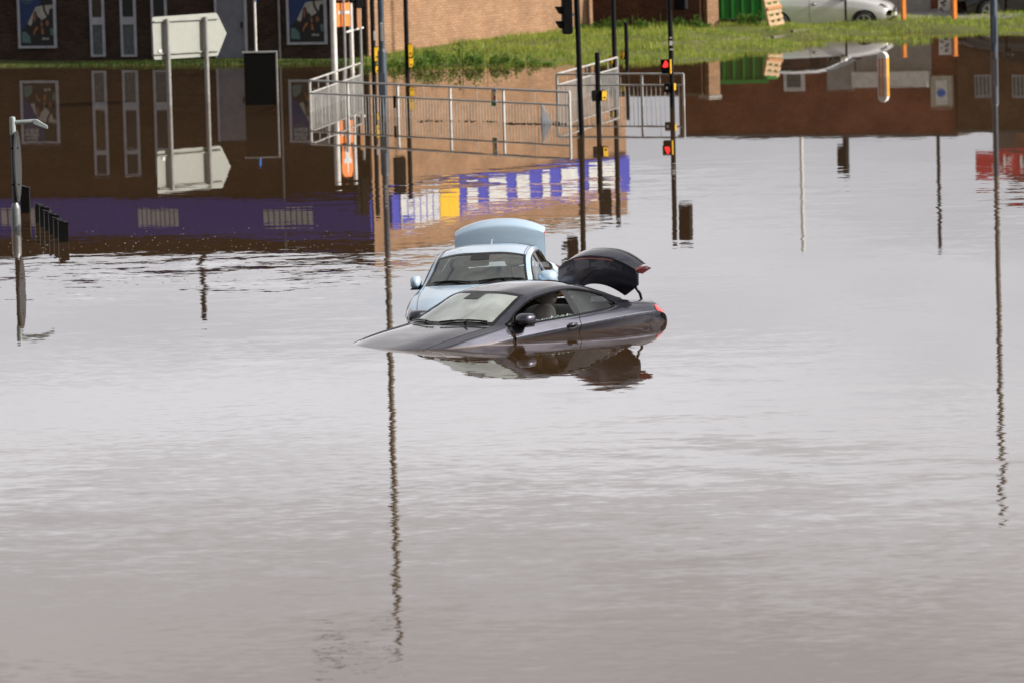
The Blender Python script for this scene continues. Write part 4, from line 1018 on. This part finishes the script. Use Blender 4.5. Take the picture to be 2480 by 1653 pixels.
def build_car(name, label, loc, rot, net, xmid, sharp_u, cfg):
    T = thing(name, label, 'car', loc, 0, None); T.rotation_euler = rot
    S = Surf(net, sharp_u, cfg.get('sharp_v', {6}), xmid); pm = cfg['paint']; E_ = S.C-1
    both = (1, -1)
    # bonnet, body
    m = MB()
    for s in both: S.patch(m, .35, 4, 0, 2, 26, 10, s)
    weld(m.build('bonnet', pm, T, smooth=True, fix=False))
    m = MB()
    for s in both:
        S.patch(m, 0, .35, 0, 8, 6, 30, s)
        S.patch(m, .35, 4, 2, 6, 28, 18, s); S.patch(m, .35, 4, 6, 8, 28, 6, s)
        S.patch(m, 4, 10, 2, 3, 48, 5, s)                     # pillars and roof rails
        S.patch(m, cfg['door_end'], 10, 4, 6, 26, 10, s); S.patch(m, cfg['door_end'], 10, 6, 8, 26, 6, s)
        S.patch(m, 10, E_, 2, 6, 24, 18, s); S.patch(m, 10, E_, 6, 8, 24, 6, s)
        if not cfg.get('open_boot'): S.patch(m, 10, E_, 0, 2, 24, 8, s)
        else: S.patch(m, 12.6, E_, 0, 2, 6, 8, s)
    weld(m.build('body', pm, T, smooth=True, fix=False))
    m = MB()
    for s in both: S.patch(m, 6, 8, 0, 2, 20, 10, s)
    rf = weld(m.build('roof', pm, T, smooth=True, fix=False))
    if cfg.get('roof_seam'):
        q = MB()
        for s in both:
            S.line(q, [(6, 1.86), (7, 1.86), (8, 1.86)], .005, s); S.line(q, [(6, 2.0), (7, 2.0), (8, 2.0)], .004, s)
        q.build('roof_seam', 'trim_black', rf)
    # doors
    splits = cfg['doors']
    for s in both:
        for (ua, ub) in splits:
            m = MB(); S.patch(m, ua, ub, 4, 6, 24, 10, s); S.patch(m, ua, ub, 6, 8, 24, 6, s)
            d = weld(m.build('door', pm, T, smooth=True, fix=False))
            q = MB()
            for uu in (ua, ub): S.line(q, [(uu, 4.0), (uu, 5), (uu, 6), (uu, 7.9)], .0045, s, .0)
            q.build('shut_line', 'trim_black', d)
            q = MB(); hu = ub-.62*(ub-ua)/(ub-ua); hu = ub-cfg.get('handle_in', .42); HV = cfg.get('handle_v', 5.55)
            a_ = S.pt(hu-.12, HV)+S.nrm(hu, HV)*.030; b_ = S.pt(hu+.12, HV)+S.nrm(hu, HV)*.030; c_ = (a_+b_)/2
            d0 = (b_-a_); q.tube([tuple((a_-d0*.12-S.nrm(hu, HV)*.03)*[1, s, 1]), tuple(a_*[1, s, 1]), tuple(c_*[1, s, 1]), tuple(b_*[1, s, 1]), tuple((b_+d0*.12-S.nrm(hu, HV)*.03)*[1, s, 1])], [.011, .017, .019, .017, .011], 8)
            q.build('handle', pm, d, smooth=True)
            q = MB(); n_ = S.nrm(hu, HV); e1 = d0/np.linalg.norm(d0); e2 = np.cross(n_, e1)
            q.add([tuple((c_-n_*.027+e1*.085*math.cos(t_)+e2*.042*math.sin(t_))*[1, s, 1]) for t_ in [2*math.pi*k/20 for k in range(20)]], [tuple(range(20))]); q.build('handle_cup', 'trim_black', d)
    # shut lines of bonnet, screen edges
    q = MB()
    for s in both: S.line(q, [(.4, 2), (1, 2), (2, 2), (3, 2), (4, 2)], .004, s, 0)
    q.build('bonnet_gap', 'trim_black', T)
    m = MB()
    for s in both: S.patch(m, 4.0, 6, 0, 2, 22, 10, s, -.004)
    ws = weld(m.build('windscreen', cfg.get('screen', 'glass_clear'), T, smooth=True, fix=False))
    q = MB()
    for s in both:
        S.patch(q, 4.0, 4.22, 0, 1.9, 2, 10, s, .0015); S.patch(q, 5.86, 6, 0, 1.9, 2, 10, s, .0015); S.patch(q, 4, 6, 1.86, 2.0, 22, 2, s, .002)
    S.patch(q, 5.5, 5.9, 0, .36, 4, 3, 1, .001); S.patch(q, 5.5, 5.9, 0, .36, 4, 3, -1, .001)
    weld(q.build('screen_border', 'trim_black', ws, smooth=True, fix=False))
    m = MB()
    for s in both: S.patch(m, 8.06, 9.94, 0, 1.92, 16, 10, s, -.004)
    rw = weld(m.build('rear_window', 'glass_side', T, smooth=True, fix=False))
    q = MB()
    for s in both:
        S.line(q, [(8, 1.95), (9, 1.95), (10, 1.95)], .012, s); S.line(q, [(8.03, 0), (8.03, 1.95)], .012, s); S.line(q, [(9.97, 0), (9.97, 1.95)], .014, s)
    q.build('window_trim', 'trim_black', rw)
    # side windows
    for s in both:
        for (ua, ub, mt, low) in cfg['windows']:
            if mt == 'open':
                m = MB(); vs = []; n_ = 40
                for k in range(n_+1):
                    u = ua+.35+(ub-ua-.35)*k/n_; hgt = .10+.10*abs(math.sin(k*1.9))*abs(math.sin(k*.7+.4))+.03*(k % 3)
                    hgt *= min(1, k/12+.1)*.8
                    for v in (4.0, 4.0-hgt): p_ = S.pt(u, v)-S.nrm(u, v)*.012; vs.append((p_[0], p_[1]*s, p_[2]))
                m.add(vs, [(2*k, 2*k+2, 2*k+3, 2*k+1) for k in range(n_)])
                if s == cfg.get('broken_side', 1): 
                    g_ = m.build('side_window', 'shattered', T, fix=False); tag(g_, 'shattered remains of a side window'); continue
                mt = 'glass_side'
            m = MB(); S.patch(m, ua, ub, 3, 4, 16, 8, s, -.008); weld(m.build('side_window', mt, T, smooth=True, fix=False), .0002)
        q = MB(); w0, w1 = cfg['windows'][0][0], cfg['windows'][-1][1]; n_ = 14
        S.line(q, [(w0+(w1-w0)*k/n_, 3.0) for k in range(n_+1)], .013, s, sub=3); S.line(q, [(w0+(w1-w0)*k/n_, 4.0) for k in range(n_+1)], .013, s, sub=3)
        S.line(q, [(w1, 3.0), (w1, 4.0)], .013, s)
        q.build('window_trim', 'trim_black', T)
        q = MB()
        for ua, ub in cfg['pillars']: S.patch(q, ua, ub, 3, 4, 3, 8, s, .002)
        q.build('pillar', 'trim_black', T, smooth=True, fix=False)
    # mirrors
    for s in both:
        mx_, my_, mz_ = cfg['mirror']; k_ = cfg.get('folded', 1) if s < 0 else 1
        mo = mirror(T, xmid-mx_, 0, 0, cfg.get('mirror_paint', pm), s, cfg.get('mirror_size', 1)); mo.location = (0, s*(my_-.10*(1-k_)*1.6), mz_); mo.scale = (1, k_, 1)
    # interior
    ix = cfg['interior']
    m = MB(); m.box((xmid-ix['dash'], 0, ix['z']-.12), (.55, 1.36, .24), bevel=.08); m.build('dashboard', 'interior_dark', T, smooth=True, angle=50)
    m = MB(); m.box((xmid-ix['dash']-1.3, 0, .30), (3.0, 1.4, .06)); m.box((xmid-ix['shelf'], 0, ix['z']-.10), (.5, 1.2, .05)); m.build('cabin_floor', 'interior_dark', T)
    for s in both: seat(T, xmid-ix['seat'], s*.37, ix['seat_z'], ix['mat'])
    m = MB(); rbox(m, (xmid-ix['rear'], 0, ix['seat_z']+.30), (.2, 1.2, .56), p=4, tilt=R_(22)); rs = m.build('rear_seat', ix['mat'], T, smooth=True)
    for s in both: q = MB(); rbox(q, (xmid-ix['rear']-.15, s*.33, ix['seat_z']+.66), (.12, .26, .18), p=2.8, tilt=R_(15)); q.build('headrest', ix['mat'], rs, smooth=True)
    steering(T, xmid-ix['wheel'], -.37, ix['z']-.03)
    p_ = S.pt(5.62, 0); m = MB(); rbox(m, (p_[0]-.08, 0, p_[2]-.085), (.05, .24, .075), p=4); m.tube([(p_[0]-.06, 0, p_[2]-.06), (p_[0]-.02, 0, p_[2]-.01)], .02, 6); m.build('rear_view_mirror', 'interior_dark', T, smooth=True)
    wiper(T, S, (4.10, .15), (4.16, 1.75), 1, 1); wiper(T, S, (4.12, 1.5), (4.06, .1), -1, -1)
    return T, S

# shattered glass
t = NT('shattered'); co = t.objco(); vo = t.new('ShaderNodeTexVoronoi'); vo.inputs['Scale'].default_value = 55; t.lk(co, vo.inputs['Vector'])
tr = t.new('ShaderNodeBsdfTransparent'); gl = t.new('ShaderNodeBsdfPrincipled'); gl.inputs['Base Color'].default_value = (.30, .40, .38, 1); gl.inputs['Roughness'].default_value = .15
ms = t.new('ShaderNodeMixShader'); sx = t.new('ShaderNodeSeparateColor'); t.lk(vo.outputs['Color'], sx.inputs[0])
t.lk(t.maprange(sx.outputs[0], .35, .7, .15, .9), ms.inputs[0]); t.lk(tr.outputs[0], ms.inputs[1]); t.lk(gl.outputs[0], ms.inputs[2]); t.lk(ms.outputs[0], t.o.inputs[0]); M['shattered'] = t.m

# ---- coupe
COUPE = [
 [(.02,0,.60),(.24,0,.70),(.62,0,.812),(1.05,0,.90),(1.50,0,.965),(1.93,0,1.15),(2.36,0,1.312),(2.9,0,1.369),(3.38,0,1.352),(3.82,0,1.235),(4.22,0,1.10),(4.45,0,1.085),(4.74,0,1.06),(4.86,0,.90),(4.88,0,.55)],
 [(.05,.40,.60),(.27,.40,.70),(.65,.42,.812),(1.08,.42,.90),(1.56,.42,.962),(1.98,.38,1.146),(2.39,.33,1.307),(2.92,.32,1.361),(3.38,.31,1.343),(3.82,.32,1.225),(4.21,.34,1.095),(4.45,.34,1.08),(4.73,.34,1.055),(4.85,.34,.90),(4.87,.34,.55)],
 [(.14,.66,.61),(.38,.66,.69),(.75,.70,.79),(1.2,.735,.875),(1.78,.745,.95),(2.14,.665,1.115),(2.48,.61,1.262),(3.0,.575,1.322),(3.42,.56,1.300),(3.82,.58,1.19),(4.17,.625,1.065),(4.43,.66,1.035),(4.68,.68,1.01),(4.82,.68,.88),(4.85,.66,.55)],
 [(.20,.75,.61),(.44,.76,.68),(.82,.80,.78),(1.3,.815,.862),(1.90,.81,.945),(2.2,.745,1.095),(2.55,.69,1.222),(3.10,.645,1.275),(3.45,.65,1.245),(3.76,.68,1.155),(3.94,.725,1.05),(4.40,.77,1.015),(4.62,.77,.985),(4.78,.75,.87),(4.83,.72,.55)],
 [(.24,.79,.60),(.47,.80,.67),(.86,.845,.77),(1.36,.865,.85),(1.92,.845,.925),(2.2,.86,.935),(2.6,.87,.95),(3.12,.87,.967),(3.5,.855,.985),(3.80,.81,1.003),(3.97,.775,1.02),(4.40,.82,.985),(4.60,.81,.955),(4.75,.79,.85),(4.81,.75,.55)],
 [(.27,.82,.54),(.48,.84,.63),(.9,.885,.735),(1.4,.895,.81),(1.93,.880,.875),(2.2,.893,.888),(2.6,.898,.905),(3.10,.903,.925),(3.47,.903,.945),(3.82,.89,.962),(4.06,.875,.972),(4.38,.865,.955),(4.57,.845,.93),(4.73,.82,.82),(4.79,.77,.52)],
 [(.29,.85,.48),(.5,.885,.56),(.9,.93,.67),(1.4,.937,.735),(1.93,.932,.785),(2.2,.936,.80),(2.6,.942,.825),(3.08,.949,.85),(3.45,.954,.868),(3.82,.952,.885),(4.06,.943,.893),(4.36,.922,.896),(4.56,.89,.88),(4.72,.85,.79),(4.78,.78,.48)],
 [(.30,.84,.38),(.5,.87,.45),(.9,.905,.53),(1.4,.905,.57),(1.93,.885,.62),(2.2,.885,.64),(2.6,.888,.66),(3.08,.893,.69),(3.45,.90,.70),(3.82,.91,.72),(4.06,.905,.72),(4.36,.895,.73),(4.56,.87,.70),(4.72,.835,.6),(4.78,.77,.40)],
 [(.32,.80,.22),(.52,.83,.2),(.9,.86,.2),(1.4,.86,.2),(1.93,.86,.2),(2.2,.86,.2),(2.6,.86,.2),(3.05,.86,.2),(3.45,.86,.2),(3.82,.86,.22),(4.06,.86,.24),(4.36,.85,.26),(4.56,.82,.28),(4.72,.78,.30),(4.77,.74,.30)]]
SU = {0: (4, 6, 12, 13), 1: (4, 12, 13), 2: (4, 12, 13), 3: (12, 13), 4: (12, 13)}
cfgC = dict(mirror_paint='paint_navy_trim', paint='paint_navy', screen='glass_veiled', door_end=7.05, open_boot=True, doors=[(4.15, 7.05)], handle_in=.35, handle_v=5.9,
    windows=[(4.1, 6.9, 'open', 0), (7.12, 9.93, 'glass_wet', 0)], pillars=[(6.90, 7.13)], broken_side=1, sharp_v={2, 6}, mirror=(2.13, .94, 1.0), mirror_size=.98,
    interior=dict(dash=1.98, z=1.0, shelf=3.95, seat=2.98, seat_z=.46, rear=3.62, wheel=2.36, mat='leather_grey'))
coupe, SC = build_car('flooded_coupe', 'dark navy coupe sunk nose-first in the flood with its boot lid up', (-.28, 76.9, -.855), (R_(1.7), R_(.15), R_(224.9)), COUPE, 2.447, SU, cfgC)
coupe.scale = (1.1, 1.1, 1.1)
def tail_light(T, S, u0, u1, v0, v1, mat, name='tail_light'):
    for s in (1, -1):
        m = MB(); S.patch(m, u0, u1, v0, v1, 10, 8, s, .006); o = m.build(name, mat, T, smooth=True, fix=False)
tail_light(coupe, SC, 11.72, 13.6, 4.0, 5.95, 'red_lens')
q = MB()
for s in (1, -1): SC.patch(q, 12.2, 13.6, 6, 6.35, 6, 4, s, .010)
q.build('bumper_trim', 'trim_black', coupe, smooth=True, fix=False)
# boot lining and lid
def boot(T, S, xmid, hinge, deg, prof, hw, mat, lens, arch, lip, rear=.25):
    """prof: list of (a, z) along the centre from the hinge to the rear edge; hw: half widths; arch: crown of each station"""
    m = MB(); m.box((xmid-hinge[0]-.32, 0, .62), (.62, 1.05, .04)); m.box((xmid-hinge[0]-.02, 0, .8), (.04, 1.05, .4)); m.build('boot_floor', 'interior_dark', T)
    nA = len(prof); nb = 20; H0 = Vector((xmid-hinge[0], 0, hinge[1])); rot_ = Matrix.Rotation(R_(deg), 4, 'Y')
    def place(a, y, z): return H0 + rot_ @ Vector((-a, y, z))
    def row(i, z_off=0):
        a, z = prof[i]; out = []
        for k in range(nb+1):
            f = -1+2*k/nb; y = f*hw[i]
            sag = arch[i]*(1-f*f); fr = (1-i/(nA-1))
            aa = a + lip*fr*(1-abs(f)**2.2) - rear*(1-fr)*abs(f)**2.4
            out.append(place(aa, y, z + sag + z_off))
        return out
    m = MB(); rows = [row(i) for i in range(nA)]; rows2 = [row(i, -.035) for i in range(nA)]
    vs = [p for r in rows for p in r]; k = nb+1
    fs = [(i*k+j, i*k+j+1, (i+1)*k+j+1, (i+1)*k+j) for i in range(nA-1) for j in range(nb)]
    m.add(vs, fs); o = m.build('boot_lid', mat, T, smooth=True, fix=False, angle=50)
    m = MB(); vs = [p for r in rows2 for p in r]; m.add(vs, [f[::-1] for f in fs])
    n0 = len(vs)
    for (ra, rb) in ((rows[0], rows2[0]), (rows[-1], rows2[-1]), ([r[0] for r in rows], [r[0] for r in rows2]), ([r[-1] for r in rows], [r[-1] for r in rows2])):
        for j in range(len(ra)-1): m.add([ra[j], ra[j+1], rb[j+1], rb[j]], [(0, 1, 2, 3)])
    m.build('lid_lining', lens.get('inner', 'trim_black'), o, fix=True)
    return o, place, row
lid, place, rowf = boot(coupe, SC, 2.447, (4.36, 1.08), 95, [(0, -.055), (.09, -.05), (.18, -.045), (.28, -.05), (.37, -.06), (.445, -.055), (.47, -.068), (.51, -.13), (.555, -.21), (.565, -.26)],
    [.44, .57, .685, .69, .69, .675, .672, .67, .66, .64], 'paint_navy', {}, [.055, .06, .06, .06, .055, .05, .05, .04, .03, .02], .15, .20)
m = MB(); m.tube([place(.472-.13*abs(y_/.672)**2.4, y_, -.068+.05*(1-(y_/.672)**2)+.006) for y_ in [-.34+.068*k for k in range(11)]], .011, 6); m.build('brake_light', 'pink_lens', lid)
for s in (1, -1):
    m = MB(); vs = [place(a_, s*y_, z_) for a_, y_, z_ in ((.33, .48, -.035), (.32, .665, -.060), (.37, .80, -.13), (.33, .82, -.20), (.26, .69, -.16), (.37, .60, -.17))]
    m.add(vs, [(0, 1, 2, 3), (0, 3, 4), (1, 2, 3, 5), (4, 3, 5), (0, 4, 1), (1, 4, 5)]); m.build('tail_light', 'pink_lens', lid)
for s in (1, -1):
    m = MB(); m.tube([(2.447-4.50, s*.58, .84), (2.447-4.58, s*.58, 1.0), (2.447-4.55, s*.58, 1.10), (2.447-4.46, s*.58, 1.2)], .018, 8); m.build('lid_hinge', 'trim_black', coupe, smooth=True)

# ---- saloon
SALOON = [
 [(.02,0,.62),(.16,0,.79),(.55,0,.90),(1.0,0,.965),(1.45,0,1.02),(1.92,0,1.225),(2.38,0,1.405),(3.0,0,1.464),(3.6,0,1.435),(3.98,0,1.29),(4.34,0,1.135),(4.5,0,1.13),(4.76,0,1.125),(4.87,0,.93),(4.88,0,.55)],
 [(.04,.40,.62),(.19,.40,.785),(.58,.42,.905),(1.02,.43,.97),(1.50,.43,1.018),(1.96,.39,1.22),(2.40,.345,1.398),(3.0,.34,1.455),(3.6,.33,1.426),(3.98,.34,1.28),(4.33,.36,1.13),(4.5,.36,1.125),(4.75,.36,1.12),(4.86,.36,.93),(4.87,.36,.55)],
 [(.13,.66,.63),(.32,.66,.775),(.68,.70,.865),(1.12,.735,.93),(1.74,.745,1.0),(2.12,.675,1.175),(2.47,.635,1.340),(3.04,.62,1.402),(3.6,.605,1.375),(3.97,.60,1.245),(4.28,.645,1.10),(4.46,.67,1.09),(4.70,.67,1.075),(4.83,.66,.90),(4.85,.64,.55)],
 [(.20,.75,.63),(.38,.765,.765),(.76,.80,.85),(1.22,.82,.912),(1.86,.80,.985),(2.16,.745,1.15),(2.52,.70,1.29),(3.06,.685,1.342),(3.6,.67,1.316),(3.95,.68,1.215),(4.12,.715,1.105),(4.44,.76,1.065),(4.64,.755,1.04),(4.79,.74,.88),(4.83,.71,.55)],
 [(.24,.79,.62),(.42,.805,.75),(.82,.84,.832),(1.3,.855,.892),(1.89,.83,.960),(2.2,.845,.975),(2.6,.855,.99),(3.06,.86,1.005),(3.6,.85,1.02),(3.95,.81,1.035),(4.15,.775,1.055),(4.42,.80,1.03),(4.62,.79,1.0),(4.76,.77,.86),(4.81,.74,.55)],
 [(.27,.82,.58),(.45,.84,.70),(.86,.88,.785),(1.36,.89,.84),(1.9,.88,.89),(2.2,.887,.90),(2.6,.893,.91),(3.06,.898,.925),(3.6,.90,.94),(3.95,.89,.955),(4.16,.875,.965),(4.40,.86,.965),(4.59,.84,.94),(4.74,.80,.82),(4.79,.76,.52)],
 [(.29,.84,.50),(.47,.88,.58),(.88,.915,.655),(1.38,.92,.70),(1.9,.91,.735),(2.2,.915,.745),(2.6,.92,.76),(3.06,.925,.78),(3.6,.928,.80),(3.95,.925,.815),(4.16,.915,.825),(4.40,.90,.83),(4.58,.87,.82),(4.73,.82,.72),(4.78,.77,.48)],
 [(.30,.84,.38),(.5,.87,.40),(.9,.90,.42),(1.4,.90,.44),(1.9,.89,.45),(2.2,.89,.45),(2.6,.89,.46),(3.06,.895,.47),(3.6,.90,.48),(3.95,.91,.5),(4.16,.905,.5),(4.40,.89,.5),(4.58,.86,.5),(4.73,.81,.48),(4.78,.76,.40)],
 [(.32,.80,.22),(.52,.83,.2),(.9,.85,.2),(1.4,.85,.2),(1.9,.85,.2),(2.2,.85,.2),(2.6,.85,.2),(3.06,.85,.2),(3.6,.85,.2),(3.95,.85,.22),(4.16,.85,.24),(4.40,.84,.26),(4.58,.81,.28),(4.73,.77,.30),(4.77,.73,.30)]]
cfgS = dict(mirror_paint='paint_sky_trim', paint='paint_sky', door_end=8.75, open_boot=True, roof_seam=True, doors=[(4.15, 6.6), (6.6, 8.75)], handle_in=.3,
    windows=[(4.1, 6.5, 'glass_side', 0), (6.66, 8.6, 'glass_side', 0), (8.7, 9.93, 'glass_side', 0)], pillars=[(6.48, 6.68), (8.58, 8.72)], mirror=(2.02, .985, 1.045), mirror_size=1.15, folded=.58,
    interior=dict(dash=1.98, z=1.06, shelf=4.05, seat=2.85, seat_z=.52, rear=3.75, wheel=2.38, mat='cloth_dark'))
saloon, SS = build_car('flooded_saloon', 'light blue saloon facing the camera, flooded to the bonnet with boot lid raised', (-.36, 81.4, -.68), (R_(1.7), R_(-.7), R_(262.3)), SALOON, 2.447, SU, cfgS)
lid2, place2, _ = boot(saloon, SS, 2.447, (4.30, 1.17), 84, [(0, -.04), (.10, -.035), (.22, -.03), (.32, -.028), (.40, -.02), (.44, -.02), (.48, -.06), (.54, -.13), (.585, -.20), (.60, -.26)],
    [.66, .665, .668, .668, .665, .66, .67, .675, .66, .64], 'paint_sky', {}, [.05, .05, .05, .05, .045, .04, .035, .03, .02, .02], .10, .16)
for s in (1, -1):
    m = MB(); vs = [place2(a_, s*y_, z_) for a_, y_, z_ in ((.375, .56, -.022), (.34, .675, -.045), (.40, .682, -.13), (.45, .56, -.12))]; m.slab(vs, (0, 0, .01), 1); m.build('tail_light', 'red_lens', lid2)
m = MB(); p_ = SS.pt(7.9, 0); m.slab([(p_[0]+.10, -.008, p_[2]-.004), (p_[0]-.05, -.02, p_[2]-.004), (p_[0]-.045, -.006, p_[2]+.065), (p_[0]-.02, -.004, p_[2]+.062)], (0, 1, 0), .014); m.build('aerial_fin', 'paint_sky', saloon)
for s in (1, -1):
    m = MB(); SS.patch(m, .55, 1.25, 2.6, 4.6, 8, 8, s, .005); m.build('headlight', 'lens_clear', saloon, smooth=True, fix=False)
# red and teal things lying inside the saloon's windows
m = MB(); m.box((-.42, .70, 1.10), (.05, .012, .20)); m.box((-.44, .71, .98), (.09, .012, .06)); m.build('seat_belt', 'red_sign', saloon)
m = MB(); m.box((-1.05, .69, 1.08), (.08, .012, .10)); m.build('window_sticker', 'blue_sign', saloon)

# ---- parked hatchbacks
def hatch_net():
    n = []
    kx = [(0, 0), (.02, .02), (1.5, 1.02), (1.95, 1.35), (2.4, 1.92), (3.0, 2.5), (3.6, 3.35), (4.0, 3.62), (4.35, 3.80), (4.6, 3.86), (4.9, 3.97)]
    xsA = [a for a, b in kx]; xsB = [b for a, b in kx]
    for r, row in enumerate(SALOON):
        o = []
        for j, (x, y, z) in enumerate(row):
            X = float(np.interp(x, xsA, xsB)); Z = z
            if r <= 3 and 8 <= j <= 10: Z = z + (.02, .06, .05)[j-8]
            if j <= 3: Z = z-.01
            o.append((X, y*.90, Z))
        n.append(o)
    return n
HN = hatch_net()
def hatch(name, label, x, y, z, yaw, pm):
    c = dict(cfgS); c.update(paint=pm, mirror_paint=pm, open_boot=False, roof_seam=False, mirror=(1.42, .90, 1.03), mirror_size=.95, interior=dict(dash=1.5, z=1.06, shelf=3.4, seat=2.25, seat_z=.52, rear=3.0, wheel=1.85, mat='cloth_dark'))
    T, S = build_car(name, label, (x, y, z), (0, 0, yaw), HN, 1.985, SU, c)
    for s in (1, -1):
        for wx in (.82, 3.28):
            q = MB(); q.tube([(1.985-wx+.345*math.cos(a_), s*.80, .30+.345*math.sin(a_)) for a_ in [R_(d) for d in range(-20, 201, 10)]], .03, 8)
            q.add([(1.985-wx+.34*math.cos(2*math.pi*k/28), s*.842, .30+.34*math.sin(2*math.pi*k/28)) for k in range(28)], [tuple(range(28))]); q.build('wheel_arch', 'trim_black', T)
        wheel(T, 1.985-.82, s*.76, .30, .30); wheel(T, 1.985-3.28, s*.76, .30, .30)
        m = MB(); S.patch(m, .45, 1.45, 2.5, 4.3, 8, 8, s, .008); m.build('headlight', 'lens_dark', T, smooth=True, fix=False)
        m = MB(); S.patch(m, .0, .5, 2.9, 3.6, 4, 4, s, .01); m.build('fog_light', 'trim_black', T, smooth=True, fix=False)
    for ch in T.children:
        if ch.name.startswith('tyre'): ch.location.y = .105 if ch.data.vertices[0].co.y > 0 else -.105
    f0 = S.pt(0, 0)[0]
    m = MB(); m.box((f0-.02, 0, .64), (.06, .66, .06)); m.build('grille', 'trim_black', T)
    m = MB(); m.box((f0-.03, 0, .36), (.08, .80, .12)); m.build('bumper_intake', 'trim_black', T)
    m = MB(); m.box((f0+.01, 0, .49), (.02, .46, .10)); m.build('number_plate', 'number_plate', T)
    m = MB(); m.tube([(f0+.02, 0, .64), (f0+.045, 0, .64)], .055, 20); m.build('front_badge', 'chrome', T)
    m = MB(); m.box((-.02, 0, .42), (3.3, 1.4, .5)); m.build('underbody', 'trim_black', T)
    return T
qn = at(2176, 40, 160.6)
hatch('parked_hatchback', 'silver hatchback parked at the edge of the flood facing right', qn.x-1.95, 162.0, -.15, R_(-10), 'paint_silver')
qn = at(2318, 30, 163)
hatch('parked_hatchback', 'black hatchback at the far right, parked beyond the street lamp', qn.x+1.95, 164.2, -.05, R_(188), 'paint_black')
